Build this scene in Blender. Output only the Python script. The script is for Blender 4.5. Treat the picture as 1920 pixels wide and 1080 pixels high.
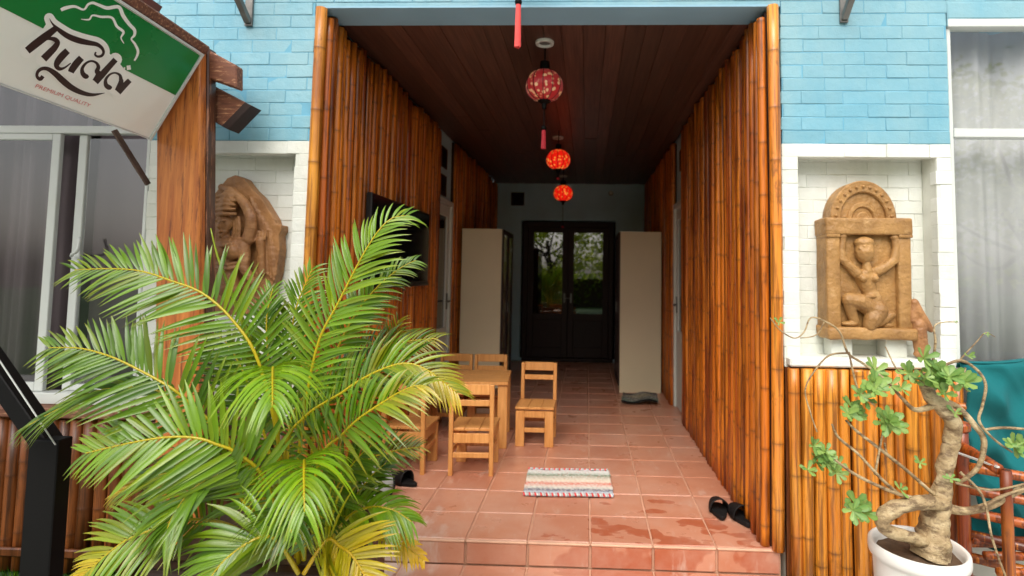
import bpy, bmesh, math, random
from mathutils import Vector as V, Matrix, Euler, noise as mnoise
S = bpy.context.scene
for o in list(bpy.data.objects): bpy.data.objects.remove(o)
COL = S.collection
rnd = random.Random(7)
R = math.radians

# ------------------------------------------------------------------ camera
F, YAW, PIT, ROL, CX, CY = 1021.25, -.036, .0639, .0140, 1063.7, 449.2     # pixels of the 1920 wide photograph
CAM = V((-.0328, -2.6957, 1.283))
fw = V((math.sin(YAW)*math.cos(PIT), math.cos(YAW)*math.cos(PIT), math.sin(PIT)))
rt = V((math.cos(YAW), -math.sin(YAW), 0)); up = rt.cross(fw)
RX = math.cos(ROL)*rt + math.sin(ROL)*up; UX = -math.sin(ROL)*rt + math.cos(ROL)*up
cd = bpy.data.cameras.new('camera'); cam = bpy.data.objects.new('camera', cd); COL.objects.link(cam)
cam.matrix_world = Matrix(((RX.x, UX.x, -fw.x, CAM.x), (RX.y, UX.y, -fw.y, CAM.y), (RX.z, UX.z, -fw.z, CAM.z), (0, 0, 0, 1)))
cd.sensor_width = 36; cd.lens = F/1920*36
cd.shift_x = -(CX-960)/1920; cd.shift_y = -(540-CY)/1920
cd.clip_start = .02; cd.clip_end = 400
cd.dof.use_dof = True; cd.dof.focus_distance = 1.95; cd.dof.aperture_fstop = 2.4
S.camera = cam
def ray(px, py): return (px-CX)/F*RX + (CY-py)/F*UX + fw
def at(px, py, Y): d = ray(px, py); return CAM + d*((Y-CAM.y)/d.y)

# ------------------------------------------------------------------ light
SUN_EL, SUN_AZ = R(50), R(190)          # azimuth clockwise from +y: light comes from behind the camera, a little from the left
w = bpy.data.worlds.new('World'); S.world = w; w.use_nodes = True
nt = w.node_tree; nt.nodes.clear()
sky = nt.nodes.new('ShaderNodeTexSky'); sky.sky_type = 'NISHITA'; sky.sun_disc = False
sky.sun_elevation = SUN_EL; sky.sun_rotation = SUN_AZ; sky.dust_density = 4; sky.air_density = 1.2; sky.ozone_density = .6
hs = nt.nodes.new('ShaderNodeHueSaturation'); hs.inputs['Saturation'].default_value = .35
bg = nt.nodes.new('ShaderNodeBackground'); bg.inputs['Strength'].default_value = .15
wo = nt.nodes.new('ShaderNodeOutputWorld')
nt.links.new(sky.outputs[0], hs.inputs['Color']); nt.links.new(hs.outputs[0], bg.inputs['Color']); nt.links.new(bg.outputs[0], wo.inputs[0])
sl = bpy.data.lights.new('sun', 'SUN'); sl.energy = 1.5; sl.angle = R(50); sl.color = (1, .95, .86)
so = bpy.data.objects.new('sun', sl); COL.objects.link(so)
sd = V((math.sin(SUN_AZ)*math.cos(SUN_EL), math.cos(SUN_AZ)*math.cos(SUN_EL), math.sin(SUN_EL)))
so.rotation_euler = sd.to_track_quat('Z', 'Y').to_euler(); so.location = sd*20
S.view_settings.view_transform = 'Standard'; S.view_settings.look = 'None'
S.view_settings.exposure = .62; S.view_settings.gamma = 1; S.view_settings.use_curve_mapping = False

# ------------------------------------------------------------------ helpers: materials
def hexc(r, g, b):
    f = lambda c: (c/255/12.92 if c/255 <= .04045 else ((c/255+.055)/1.055)**2.4)
    return (f(r), f(g), f(b), 1)
def mk(name):
    m = bpy.data.materials.new(name); m.use_nodes = True
    n = m.node_tree.nodes; l = m.node_tree.links
    return m, n, l, n['Principled BSDF']
def coords(n, l, space='Object', rand=True):
    tc = n.new('ShaderNodeTexCoord')
    if space == 'World':
        g = n.new('ShaderNodeNewGeometry'); return g.outputs['Position']
    if not rand: return tc.outputs[space]
    oi = n.new('ShaderNodeObjectInfo'); ml = n.new('ShaderNodeMath'); ml.operation = 'MULTIPLY'; ml.inputs[1].default_value = 37.3
    l.new(oi.outputs['Random'], ml.inputs[0])
    va = n.new('ShaderNodeVectorMath'); va.operation = 'ADD'
    l.new(tc.outputs[space], va.inputs[0]); l.new(ml.outputs[0], va.inputs[1])
    return va.outputs[0]
def nz(n, l, vec, scale, detail=4, stretch=None, rough=.55):
    if stretch:
        mp = n.new('ShaderNodeMapping'); mp.inputs['Scale'].default_value = stretch; l.new(vec, mp.inputs['Vector']); vec = mp.outputs[0]
    t = n.new('ShaderNodeTexNoise'); t.inputs['Scale'].default_value = scale; t.inputs['Detail'].default_value = detail
    t.inputs['Roughness'].default_value = rough
    l.new(vec, t.inputs['Vector']); return t.outputs['Fac']
def ramp(n, l, fac, stops):
    r = n.new('ShaderNodeValToRGB'); e = r.color_ramp.elements
    while len(e) < len(stops): e.new(.5)
    for k, (p, c) in enumerate(stops): e[k].position = p; e[k].color = c if len(c) == 4 else (*c, 1)
    l.new(fac, r.inputs[0]); return r.outputs[0]
def mixc(n, l, fac, a, b, mode='MIX'):
    m = n.new('ShaderNodeMix'); m.data_type = 'RGBA'; m.blend_type = mode
    if hasattr(fac, 'is_linked') or not isinstance(fac, (int, float)): l.new(fac, m.inputs[0])
    else: m.inputs[0].default_value = fac
    for i, x in ((6, a), (7, b)):
        if isinstance(x, (tuple, list)): m.inputs[i].default_value = x if len(x) == 4 else (*x, 1)
        else: l.new(x, m.inputs[i])
    return m.outputs[2]
def fmath(n, l, op, a, b=0., clamp=False):
    m = n.new('ShaderNodeMath'); m.operation = op; m.use_clamp = clamp
    for i, x in ((0, a), (1, b)):
        if isinstance(x, (int, float)): m.inputs[i].default_value = x
        else: l.new(x, m.inputs[i])
    return m.outputs[0]
def bump(n, l, p, h, strength=.3, dist=.01):
    b = n.new('ShaderNodeBump'); b.inputs['Strength'].default_value = strength; b.inputs['Distance'].default_value = dist
    l.new(h, b.inputs['Height']); l.new(b.outputs[0], p.inputs['Normal'])
def simple(name, col, rough=.5, var=.25, scale=8, bmp=.1, bscale=60, metal=0, coat=0, space='Object', stretch=None, rvar=.1):
    m, n, l, p = mk(name); c = coords(n, l, space)
    f = nz(n, l, c, scale, 5, stretch)
    d = tuple(x*(1-var) for x in col[:3]); b = tuple(min(1, x*(1+var)) for x in col[:3])
    l.new(ramp(n, l, f, [(.3, d), (.7, b)]), p.inputs['Base Color'])
    f2 = nz(n, l, c, bscale, 3, stretch)
    p.inputs['Roughness'].default_value = rough
    if rvar: l.new(fmath(n, l, 'ADD', fmath(n, l, 'MULTIPLY', f, rvar*2), rough-rvar), p.inputs['Roughness'])
    if bmp: bump(n, l, p, f2, bmp, .004)
    p.inputs['Specular IOR Level'].default_value = .15 if 'black_' in name else .5
    p.inputs['Metallic'].default_value = metal; p.inputs['Coat Weight'].default_value = coat; p.inputs['Coat Roughness'].default_value = .12
    return m
def paint_mat(name, col, dirt):
    m, n, l, p = mk(name); wv = coords(n, l, 'World'); ov = coords(n, l)
    oi = n.new('ShaderNodeObjectInfo')
    base = mixc(n, l, oi.outputs['Random'], tuple(x*.93 for x in col[:3]), tuple(min(1, x*1.05) for x in col[:3]))
    big = nz(n, l, wv, 2.3, 6, (1, 1, .45), .65)
    base = mixc(n, l, ramp(n, l, big, [(.40, (0, 0, 0)), (.70, (.75, .75, .75))]), base, dirt)
    sp = nz(n, l, wv, 34, 2); base = mixc(n, l, ramp(n, l, sp, [(.73, (0, 0, 0)), (.80, (.5, .5, .5))]), base, tuple(x*.55 for x in dirt[:3]))
    l.new(base, p.inputs['Base Color']); p.inputs['Roughness'].default_value = .48
    h = fmath(n, l, 'ADD', nz(n, l, ov, 26, 4), fmath(n, l, 'MULTIPLY', nz(n, l, ov, 130, 2), .3))
    bump(n, l, p, h, .55, .006); return m
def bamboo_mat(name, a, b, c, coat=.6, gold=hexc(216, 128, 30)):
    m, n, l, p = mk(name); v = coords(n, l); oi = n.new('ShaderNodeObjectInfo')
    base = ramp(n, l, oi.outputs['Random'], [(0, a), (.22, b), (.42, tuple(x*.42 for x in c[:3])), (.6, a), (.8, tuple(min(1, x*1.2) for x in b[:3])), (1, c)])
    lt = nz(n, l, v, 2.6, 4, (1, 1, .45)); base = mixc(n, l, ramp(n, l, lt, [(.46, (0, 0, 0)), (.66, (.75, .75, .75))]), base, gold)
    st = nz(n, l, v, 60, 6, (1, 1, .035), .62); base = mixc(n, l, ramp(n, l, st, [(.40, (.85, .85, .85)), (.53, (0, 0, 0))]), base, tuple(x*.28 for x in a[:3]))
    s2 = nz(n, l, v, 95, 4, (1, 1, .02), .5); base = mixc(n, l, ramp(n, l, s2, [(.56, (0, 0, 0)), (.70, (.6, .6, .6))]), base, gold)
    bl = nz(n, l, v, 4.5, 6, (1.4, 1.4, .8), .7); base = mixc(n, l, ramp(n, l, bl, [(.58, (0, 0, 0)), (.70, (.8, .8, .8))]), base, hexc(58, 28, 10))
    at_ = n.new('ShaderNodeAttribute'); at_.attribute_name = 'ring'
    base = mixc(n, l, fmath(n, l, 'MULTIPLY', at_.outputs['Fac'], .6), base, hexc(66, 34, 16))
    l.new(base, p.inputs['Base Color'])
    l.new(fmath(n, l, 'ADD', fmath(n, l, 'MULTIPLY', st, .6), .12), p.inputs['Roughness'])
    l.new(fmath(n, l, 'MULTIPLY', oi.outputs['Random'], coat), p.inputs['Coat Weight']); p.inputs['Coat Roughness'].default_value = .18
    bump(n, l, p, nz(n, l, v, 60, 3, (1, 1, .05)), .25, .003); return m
def wood_mat(name, a, b, rough=.4, coat=.2, stretch=(14, 14, .7), scale=5, rnd_amt=.35, wear=None):
    m, n, l, p = mk(name); v = coords(n, l); oi = n.new('ShaderNodeObjectInfo')
    g = nz(n, l, v, scale, 6, stretch, .6); base = ramp(n, l, g, [(.3, a), (.7, b)])
    base = mixc(n, l, fmath(n, l, 'MULTIPLY', oi.outputs['Random'], rnd_amt), base, tuple(x*.5 for x in a[:3]))
    if wear:
        wr = nz(n, l, v, 16, 8, tuple(x*.4 for x in stretch), .75); base = mixc(n, l, ramp(n, l, wr, [(.53, (0, 0, 0)), (.62, (.85, .85, .85))]), base, wear)
    l.new(base, p.inputs['Base Color']); p.inputs['Roughness'].default_value = rough; p.inputs['Coat Weight'].default_value = coat
    p.inputs['Coat Roughness'].default_value = .2
    bump(n, l, p, g, .25, .003); return m
def glass_mat(name, tint=(1, 1, 1), refl=1.0):
    m, n, l, p = mk(name); n.remove(p); out = n['Material Output']
    t = n.new('ShaderNodeBsdfTransparent'); t.inputs[0].default_value = (*[x**.5 for x in tint], 1)
    g = n.new('ShaderNodeBsdfGlossy'); g.inputs['Roughness'].default_value = .015
    fr = n.new('ShaderNodeFresnel'); fr.inputs['IOR'].default_value = 1.5+.35*refl
    ge = n.new('ShaderNodeNewGeometry'); fa = fmath(n, l, 'MULTIPLY', fr.outputs[0], fmath(n, l, 'SUBTRACT', 1, ge.outputs['Backfacing']))
    mx = n.new('ShaderNodeMixShader'); l.new(fa, mx.inputs[0]); l.new(t.outputs[0], mx.inputs[1]); l.new(g.outputs[0], mx.inputs[2])
    l.new(mx.outputs[0], out.inputs[0]); return m

M = {}
M['blue'] = paint_mat('blue_paint', hexc(112, 168, 188), hexc(148, 182, 188))
M['white'] = paint_mat('white_paint', hexc(228, 230, 224), hexc(196, 198, 182))
M['mortar_blue'] = simple('blue_joint', hexc(100, 162, 188), .6, .1)
M['mortar_white'] = simple('white_joint', hexc(214, 216, 206), .6, .1)
M['inner_blue'] = simple('inner_blue_plaster', hexc(176, 208, 216), .6, .08, 3)
M['soffit'] = simple('soffit_plaster', hexc(138, 180, 202), .6, .06, 3)
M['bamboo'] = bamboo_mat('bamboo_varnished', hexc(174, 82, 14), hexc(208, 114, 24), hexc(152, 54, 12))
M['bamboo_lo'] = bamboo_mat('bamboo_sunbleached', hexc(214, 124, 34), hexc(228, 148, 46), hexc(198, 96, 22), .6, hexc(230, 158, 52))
M['bamboo_shade_dk'] = bamboo_mat('bamboo_dark_shaded', hexc(108, 56, 20), hexc(124, 66, 24), hexc(86, 42, 14), .05, hexc(140, 78, 30))  # darker bamboo copy: shade over the left panel is put into its colour
M['plank'] = wood_mat('ceiling_wood', hexc(66, 42, 32), hexc(112, 74, 60), .45, .1, (14, .5, 14), 5, .6)
M['darkdoor'] = wood_mat('dark_door_wood', hexc(38, 16, 10), hexc(52, 24, 15), .6, .0)
M['chair'] = wood_mat('beech_wood', hexc(200, 132, 66), hexc(230, 168, 100), .42, .15, (12, 12, 1.2), 6, .18)
M['post'] = wood_mat('orange_timber', hexc(172, 88, 30), hexc(222, 138, 62), .5, .1, (9, 9, .6), 5, .1, wear=hexc(104, 46, 18))
M['post_dark'] = wood_mat('dark_timber', hexc(58, 30, 16), hexc(92, 52, 30), .45, .2, (9, 9, .6), 5, .1, wear=hexc(178, 120, 84))
M['beam'] = wood_mat('weathered_timber', hexc(92, 52, 36), hexc(132, 82, 58), .6, .0, (2, 12, 12), 5, .1, wear=hexc(196, 146, 108))
M['endgrain'] = simple('tarred_end_grain', hexc(40, 22, 18), .7, .3, 20)
M['alu'] = simple('white_aluminium', hexc(208, 212, 208), .35, .04, 4, 0)
M['glass'] = glass_mat('window_glass', (.92, .94, .94), 1.5)
M['doorglass'] = glass_mat('door_glass', (.2, .2, .2), 4.0)
M['curtain'] = simple('grey_curtain', hexc(186, 184, 184), .9, .06, 5, .1, 200)
M['curtain_l'] = simple('mauve_grey_curtain', hexc(96, 84, 88), .9, .08, 5, .1, 200)  # mauve grey, with the shade at the left window darkened into the colour
M['room'] = simple('dim_room_plaster', hexc(120, 116, 110), .8, .05)
M['black'] = simple('black_painted_steel', hexc(10, 9, 9), .5, .2, 10, .05, 40, 0, .0)
M['rubber'] = simple('black_rubber', hexc(30, 28, 28), .6, .3, 30, .2, 90)
M['screen'] = simple('dark_screen', hexc(10, 10, 12), .12, .05, 4, 0, rvar=0)
M['tvframe'] = simple('tv_bezel', hexc(24, 22, 22), .35, .1, 4, 0)
M['cab'] = simple('beige_laminate', hexc(222, 206, 172), .5, .04, 2, .03, 120)
M['pvc'] = simple('white_door_plastic', hexc(206, 208, 200), .4, .04, 3, 0)
M['steel'] = simple('galvanised_steel', hexc(120, 118, 114), .45, .3, 14, .2, 40, .7)
M['steel_rust'] = simple('rusty_steel', hexc(96, 76, 66), .6, .4, 12, .3, 50, .4)
M['terra_base'] = simple('cement_bed', hexc(206, 160, 132), .75, .15, 12, .3, 90)
M['stone'] = None
M['leaf'] = None

def tile_mat():
    m, n, l, p = mk('terracotta_tile'); wv = coords(n, l, 'World'); ov = coords(n, l); oi = n.new('ShaderNodeObjectInfo')
    base = ramp(n, l, oi.outputs['Random'], [(0, hexc(184, 124, 98)), (.5, hexc(202, 142, 114)), (1, hexc(190, 126, 96))])
    f = nz(n, l, ov, 9, 6); base = mixc(n, l, ramp(n, l, f, [(.35, (.35, .35, .35)), (.7, (0, 0, 0))]), base, hexc(174, 104, 76))
    sx = n.new('ShaderNodeSeparateXYZ'); l.new(wv, sx.inputs[0])
    # wet footprints and splashes near the front edge: darker, glossier, with their own outline
    wn = nz(n, l, wv, 3.6, 3, (1, 1.7, 1), .5)
    fade = fmath(n, l, 'MULTIPLY', fmath(n, l, 'SUBTRACT', 2.0, sx.outputs['Y']), .5, True)
    fx = fmath(n, l, 'ADD', fmath(n, l, 'MULTIPLY', sx.outputs['X'], .9), .95, True)
    wet = ramp(n, l, fmath(n, l, 'MULTIPLY', fmath(n, l, 'MULTIPLY', wn, fade), fx), [(.45, (0, 0, 0)), (.485, (.8, .8, .8))])
    base = mixc(n, l, wet, base, hexc(166, 82, 50))
    # dried lime spill at the left end of the edge
    dx = fmath(n, l, 'SUBTRACT', 1, fmath(n, l, 'MULTIPLY', fmath(n, l, 'ABSOLUTE', fmath(n, l, 'ADD', sx.outputs['X'], 1.0)), 2.6), True)
    dy = fmath(n, l, 'SUBTRACT', 1, fmath(n, l, 'MULTIPLY', fmath(n, l, 'ABSOLUTE', sx.outputs['Y']), 2.4), True)
    ln = nz(n, l, wv, 7, 5, (1.8, .7, .5), .65)
    sp = ramp(n, l, fmath(n, l, 'ADD', ln, fmath(n, l, 'MULTIPLY', fmath(n, l, 'MULTIPLY', dx, dy), .45)), [(.60, (0, 0, 0)), (.85, (.8, .8, .8))])
    base = mixc(n, l, sp, base, hexc(214, 198, 184))
    l.new(base, p.inputs['Base Color'])
    wr = nz(n, l, wv, 1.6, 6, None, .7); base = mixc(n, l, ramp(n, l, wr, [(.44, (0, 0, 0)), (.68, (.5, .5, .5))]), base, hexc(206, 170, 150)); l.new(base, p.inputs['Base Color'])
    r = fmath(n, l, 'ADD', fmath(n, l, 'MULTIPLY', nz(n, l, wv, 5, 5), .35), .14)
    r = fmath(n, l, 'SUBTRACT', r, fmath(n, l, 'MULTIPLY', wet, .16)); l.new(r, p.inputs['Roughness'])
    bump(n, l, p, nz(n, l, ov, 40, 4), .12, .003); return m
M['tile'] = tile_mat()
def stone_mat(name, a, b, pale):
    m, n, l, p = mk(name); v = coords(n, l)
    f = nz(n, l, v, 7, 7, None, .65); base = ramp(n, l, f, [(.3, a), (.65, b)])
    d = nz(n, l, v, 16, 5); base = mixc(n, l, ramp(n, l, d, [(.6, (0, 0, 0)), (.72, (.45, .45, .45))]), base, pale)
    l.new(base, p.inputs['Base Color']); p.inputs['Roughness'].default_value = .5
    bump(n, l, p, fmath(n, l, 'ADD', nz(n, l, v, 45, 5), fmath(n, l, 'MULTIPLY', nz(n, l, v, 12, 3), 1.2)), .9, .008); return m
M['stone'] = stone_mat('ochre_stone', hexc(134, 96, 52), hexc(178, 134, 78), hexc(198, 158, 106))
M['stone_dk'] = stone_mat('brown_stone', hexc(126, 82, 48), hexc(176, 126, 78), hexc(200, 156, 106))
def leaf_mat(name, g1, g2, yel, trans=.3, rough=.32):
    m, n, l, p = mk(name); out = n['Material Output']
    a = n.new('ShaderNodeAttribute'); a.attribute_name = 'tint'; s = n.new('ShaderNodeSeparateColor'); l.new(a.outputs['Color'], s.inputs[0])
    base = mixc(n, l, s.outputs['Red'], g1, g2); base = mixc(n, l, s.outputs['Green'], base, yel)
    base = mixc(n, l, s.outputs['Blue'], base, hexc(126, 84, 44))
    l.new(base, p.inputs['Base Color']); p.inputs['Roughness'].default_value = rough; p.inputs['Specular IOR Level'].default_value = .6
    bump(n, l, p, nz(n, l, coords(n, l), 90, 2), .12, .002)
    t = n.new('ShaderNodeBsdfTranslucent'); l.new(base, t.inputs[0]); mx = n.new('ShaderNodeMixShader'); mx.inputs[0].default_value = trans
    l.new(p.outputs[0], mx.inputs[1]); l.new(t.outputs[0], mx.inputs[2]); l.new(mx.outputs[0], out.inputs[0]); return m
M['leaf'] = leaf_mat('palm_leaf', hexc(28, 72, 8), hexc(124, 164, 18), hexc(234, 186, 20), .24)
M['bleaf'] = leaf_mat('fleshy_leaf', hexc(84, 134, 62), hexc(138, 176, 94), hexc(196, 204, 104), .3, .42)
M['tleaf'] = leaf_mat('tree_leaf', hexc(96, 130, 30), hexc(186, 200, 60), hexc(214, 204, 70), .65, .5)
def bark_mat():
    m, n, l, p = mk('desert_rose_bark'); v = coords(n, l, 'Object', False)
    f = nz(n, l, v, 9, 7, None, .7); base = ramp(n, l, f, [(.3, hexc(126, 102, 72)), (.5, hexc(168, 144, 106)), (.68, hexc(204, 184, 146))])
    rg = nz(n, l, v, 20, 6, (.8, .8, 2.0), .7); base = mixc(n, l, ramp(n, l, rg, [(.40, (.8, .8, .8)), (.52, (0, 0, 0))]), base, hexc(96, 72, 48))
    l.new(base, p.inputs['Base Color']); p.inputs['Roughness'].default_value = .6; bump(n, l, p, fmath(n, l, 'ADD', rg, nz(n, l, v, 70, 4)), .8, .008); return m
M['bark'] = bark_mat()
M['tbark'] = simple('tree_bark', hexc(70, 56, 44), .9, .3, 10, .6, 40)
M['pot'] = simple('white_glazed_pot', hexc(224, 222, 216), .3, .05, 3, .04, 30)
M['soil'] = simple('soil', hexc(88, 66, 46), .95, .35, 30, .8, 80)
M['planter'] = simple('dark_brown_planter', hexc(52, 26, 18), .45, .25, 5, .1, 40)
M['turf'] = simple('turf', hexc(40, 74, 26), .9, .4, 40, .5, 200, space='World')
M['paving'] = simple('paving', hexc(205, 203, 198), .8, .15, 6, .3, 60, space='World')

# ------------------------------------------------------------------ helpers: objects
def link(name, me, parent=None, loc=None, rot=None, scale=None):
    o = bpy.data.objects.new(name, me); COL.objects.link(o)
    if parent: o.parent = parent
    if loc is not None: o.location = loc
    if rot is not None: o.rotation_euler = rot
    if scale is not None: o.scale = scale
    return o
def tag(o, label=None, cat=None, group=None, kind=None):
    for k, v in (('label', label), ('category', cat), ('group', group), ('kind', kind)):
        if v: o[k] = v
    return o
def thing(name, label, cat, loc=(0, 0, 0), rz=0, group=None):
    return tag(link(name, None, None, loc, (0, 0, rz)), label, cat, group)
class MB:
    def __init__(s): s.v = []; s.f = []; s.mi = []; s.c = []
    def add(s, vs, fs, mi=0, col=None):
        b = len(s.v); s.v += [tuple(x) for x in vs]; s.f += [tuple(i+b for i in f) for f in fs]; s.mi += [mi]*len(fs)
        s.c += (col if isinstance(col, list) else [col or (0, 0, 0)]*len(vs)); return s
    def box(s, x0, x1, y0, y1, z0, z1, mi=0):
        vs = [(x, y, z) for x in (x0, x1) for y in (y0, y1) for z in (z0, z1)]
        return s.add(vs, [(0, 1, 3, 2), (4, 6, 7, 5), (0, 4, 5, 1), (2, 3, 7, 6), (0, 2, 6, 4), (1, 5, 7, 3)], mi)
    def obox(s, c, ax, ay, az, mi=0):       # centre and three half-axis vectors
        c = V(c); vs = [c+i*V(ax)+j*V(ay)+k*V(az) for i in (-1, 1) for j in (-1, 1) for k in (-1, 1)]
        return s.add(vs, [(0, 1, 3, 2), (4, 6, 7, 5), (0, 4, 5, 1), (2, 3, 7, 6), (0, 2, 6, 4), (1, 5, 7, 3)], mi)
    def bar(s, a, b, wx, wz, upv=(0, 0, 1), mi=0):
        a, b = V(a), V(b); d = (b-a); t = d.normalized(); sx = t.cross(V(upv)).normalized(); sz = sx.cross(t)
        return s.obox((a+b)/2, d/2, sx*wx/2, sz*wz/2, mi)
    def tube(s, pts, rad, n=8, mi=0, cap=True, col=None, wob=0):
        pts = [V(p) for p in pts]; rad = rad if isinstance(rad, (list, tuple)) else [rad]*len(pts)
        ref = None; b = len(s.v); vs = []
        for i, p in enumerate(pts):
            t = (pts[min(i+1, len(pts)-1)]-pts[max(i-1, 0)]).normalized()
            if ref is None: ref = t.orthogonal().normalized()
            ref = (ref-t*ref.dot(t)).normalized(); bi = t.cross(ref)
            for k in range(n):
                a = 2*math.pi*k/n; sn_ = (ref*math.cos(a)+bi*math.sin(a))*rad[i]; r = rad[i]*(1+wob*(mnoise.noise((p+sn_)*11)+.7*mnoise.noise((p+sn_)*34))) if wob else rad[i]
                vs.append(p+ref*math.cos(a)*r+bi*math.sin(a)*r)
        fs = [(i*n+k, i*n+(k+1) % n, (i+1)*n+(k+1) % n, (i+1)*n+k) for i in range(len(pts)-1) for k in range(n)]
        if cap: fs += [tuple(range(n-1, -1, -1)), tuple(range((len(pts)-1)*n, len(pts)*n))]
        return s.add(vs, fs, mi, col)
    def lathe(s, prof, n=24, c=(0, 0, 0), mi=0, lobes=0, amp=0):
        vs = []
        for r, z in prof:
            for k in range(n):
                a = 2*math.pi*k/n; q = r*(1-amp*abs(math.sin(lobes*a/2))**3 if lobes else 1)
                vs.append((c[0]+q*math.cos(a), c[1]+q*math.sin(a), c[2]+z))
        fs = [(i*n+k, i*n+(k+1) % n, (i+1)*n+(k+1) % n, (i+1)*n+k) for i in range(len(prof)-1) for k in range(n)]
        return s.add(vs, fs, mi)
    def mesh(s, name, mats, smooth=False, attr=False):
        me = bpy.data.meshes.new(name); me.from_pydata(s.v, [], s.f); me.update()
        for m in (mats if isinstance(mats, (list, tuple)) else [mats]): me.materials.append(m)
        if any(s.mi): me.polygons.foreach_set('material_index', s.mi)
        if smooth: me.polygons.foreach_set('use_smooth', [True]*len(me.polygons))
        if attr:
            a = me.color_attributes.new('tint', 'FLOAT_COLOR', 'POINT')
            a.data.foreach_set('color', [x for c in s.c for x in (*c, 1)])
        return me
    def build(s, name, mats, parent=None, smooth=False, bevel=0, attr=False, segs=1, loc=None, rot=None):
        me = s.mesh(name, mats, smooth, attr)
        if bevel or not attr:
            bm = bmesh.new(); bm.from_mesh(me); bmesh.ops.recalc_face_normals(bm, faces=bm.faces)
            if bevel:
                bmesh.ops.bevel(bm, geom=[e for e in bm.edges if e.calc_face_angle(0) > .5], offset=bevel, segments=segs, affect='EDGES', profile=.5)
            bm.to_mesh(me); bm.free()
        return link(name, me, parent, loc, rot)
def smooth_pts(pts, n):
    pts = [V(p) for p in pts]
    if len(pts) < 3: return [pts[0].lerp(pts[-1], i/(n-1)) for i in range(n)]
    out = []; L = [0]
    for a, b in zip(pts, pts[1:]): L.append(L[-1]+(b-a).length)
    for i in range(n):
        s = L[-1]*i/(n-1); k = 0
        while k < len(pts)-2 and s > L[k+1]: k += 1
        u = (s-L[k])/max(1e-9, L[k+1]-L[k]); p0 = pts[max(k-1, 0)]; p1 = pts[k]; p2 = pts[k+1]; p3 = pts[min(k+2, len(pts)-1)]
        out.append(.5*((2*p1)+(p2-p0)*u+(2*p0-5*p1+4*p2-p3)*u*u+(3*p1-p0-3*p2+p3)*u**3))
    return out
def bevel_box_mesh(name, sx, sy, sz, bev, mats, jit=0):
    mb = MB().box(-sx/2, sx/2, -sy/2, sy/2, -sz/2, sz/2)
    me = mb.mesh(name, mats); bm = bmesh.new(); bm.from_mesh(me); bmesh.ops.recalc_face_normals(bm, faces=bm.faces)
    bmesh.ops.bevel(bm, geom=bm.edges[:], offset=bev, segments=1, affect='EDGES', profile=.5)
    for v in bm.verts: v.co += V((rnd.uniform(-jit, jit), rnd.uniform(-jit, jit)*.4, rnd.uniform(-jit, jit)))
    bm.to_mesh(me); bm.free(); return me

# ================================================================== SETTING
ground = MB().add([(-40, -60, -.2), (40, -60, -.2), (40, 60, -.2), (-40, 60, -.2)], [(0, 1, 2, 3)]).build('ground', M['paving']); ground['kind'] = 'structure'
lawn = MB().add([(-6, -1.6, -.196), (-1.65, -1.6, -.196), (-1.65, .1, -.196), (-6, .1, -.196)], [(0, 1, 2, 3)]).build('lawn', M['turf']); lawn['kind'] = 'structure'
lw = MB().add([(-40, -59, -.194), (40, -59, -.194), (40, -4.6, -.194), (-40, -4.6, -.194)], [(0, 1, 2, 3)]).build('added_dark_lawn', M['turf']); lw['kind'] = 'structure'  # unseen lawn added so the door panes mirror dark ground, not pale paving
g = MB()
for i in range(5200):
    x = rnd.uniform(-3.6, -1.66); y = rnd.uniform(-.95, -.01); h = rnd.uniform(.02, .045); a = rnd.uniform(0, 6.28); b = rnd.uniform(-.012, .012)
    dx, dy = math.cos(a)*.003, math.sin(a)*.003
    g.add([(x-dx, y-dy, -.196), (x+dx, y+dy, -.196), (x+b, y+b, -.196+h)], [(0, 1, 2)], 0, (rnd.random()*.6, 0, 0))
tag(g.build('grass', M['leaf'], attr=True), 'short green grass at the foot of the bamboo panel', 'grass', kind='stuff')

# porch floor: cement bed with separate terracotta tiles
T = .30; floor = MB().box(-1.46, .902, .012, 5.46, -.2, -.008).build('porch_floor', M['terra_base']); floor['kind'] = 'structure'
tmesh = [bevel_box_mesh('floor_tile', T-.009, T-.009, .02, .0035, [M['tile']], .0006) for _ in range(4)]
thalf = bevel_box_mesh('floor_tile_cut', .255-.009, T-.009, .02, .0035, [M['tile']])
for j in range(18):
    for i in range(-5, 3):
        cx = (i+.5)*T
        if i == -5: me = thalf; cx = -1.2-.1275
        else: me = tmesh[rnd.randrange(4)]
        link('tile', me, floor, (cx, (j+.5)*T+(.006 if j == 0 else 0), -.0095+rnd.uniform(-.0008, .0008)), (rnd.uniform(-.002, .002), rnd.uniform(-.002, .002), 0))
riser = bevel_box_mesh('riser_tile', T-.012, .016, .098, .003, [M['tile']], .0006)
nose = bevel_box_mesh('nosing', T-.004, .02, .012, .004, [M['terra_base']], .001)
for i in range(-5, 3):
    w_ = 1 if i > -5 else .84
    link('tile', riser, floor, ((i+.5)*T+(.02 if i == -5 else 0), .004+rnd.uniform(-.001, .001), -.062), None, (w_, 1, 1))
    link('nosing', nose, floor, ((i+.5)*T+(.02 if i == -5 else 0), .003, -.0065), None, (w_, 1, 1))
step = MB().box(-1.46, .902, -.34, .002, -.2, -.122).build('porch_step', M['terra_base']); step['kind'] = 'structure'
for i in range(-5, 3):
    cx = (i+.5)*T+(.02 if i == -5 else 0); w_ = 1 if i > -5 else .84
    link('tile', tmesh[i % 4], step, (cx, -.168, -.123), None, (w_, 1.1, 1))
    link('tile', riser, step, (cx, -.348, -.17), None, (w_, 1, .55))

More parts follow.
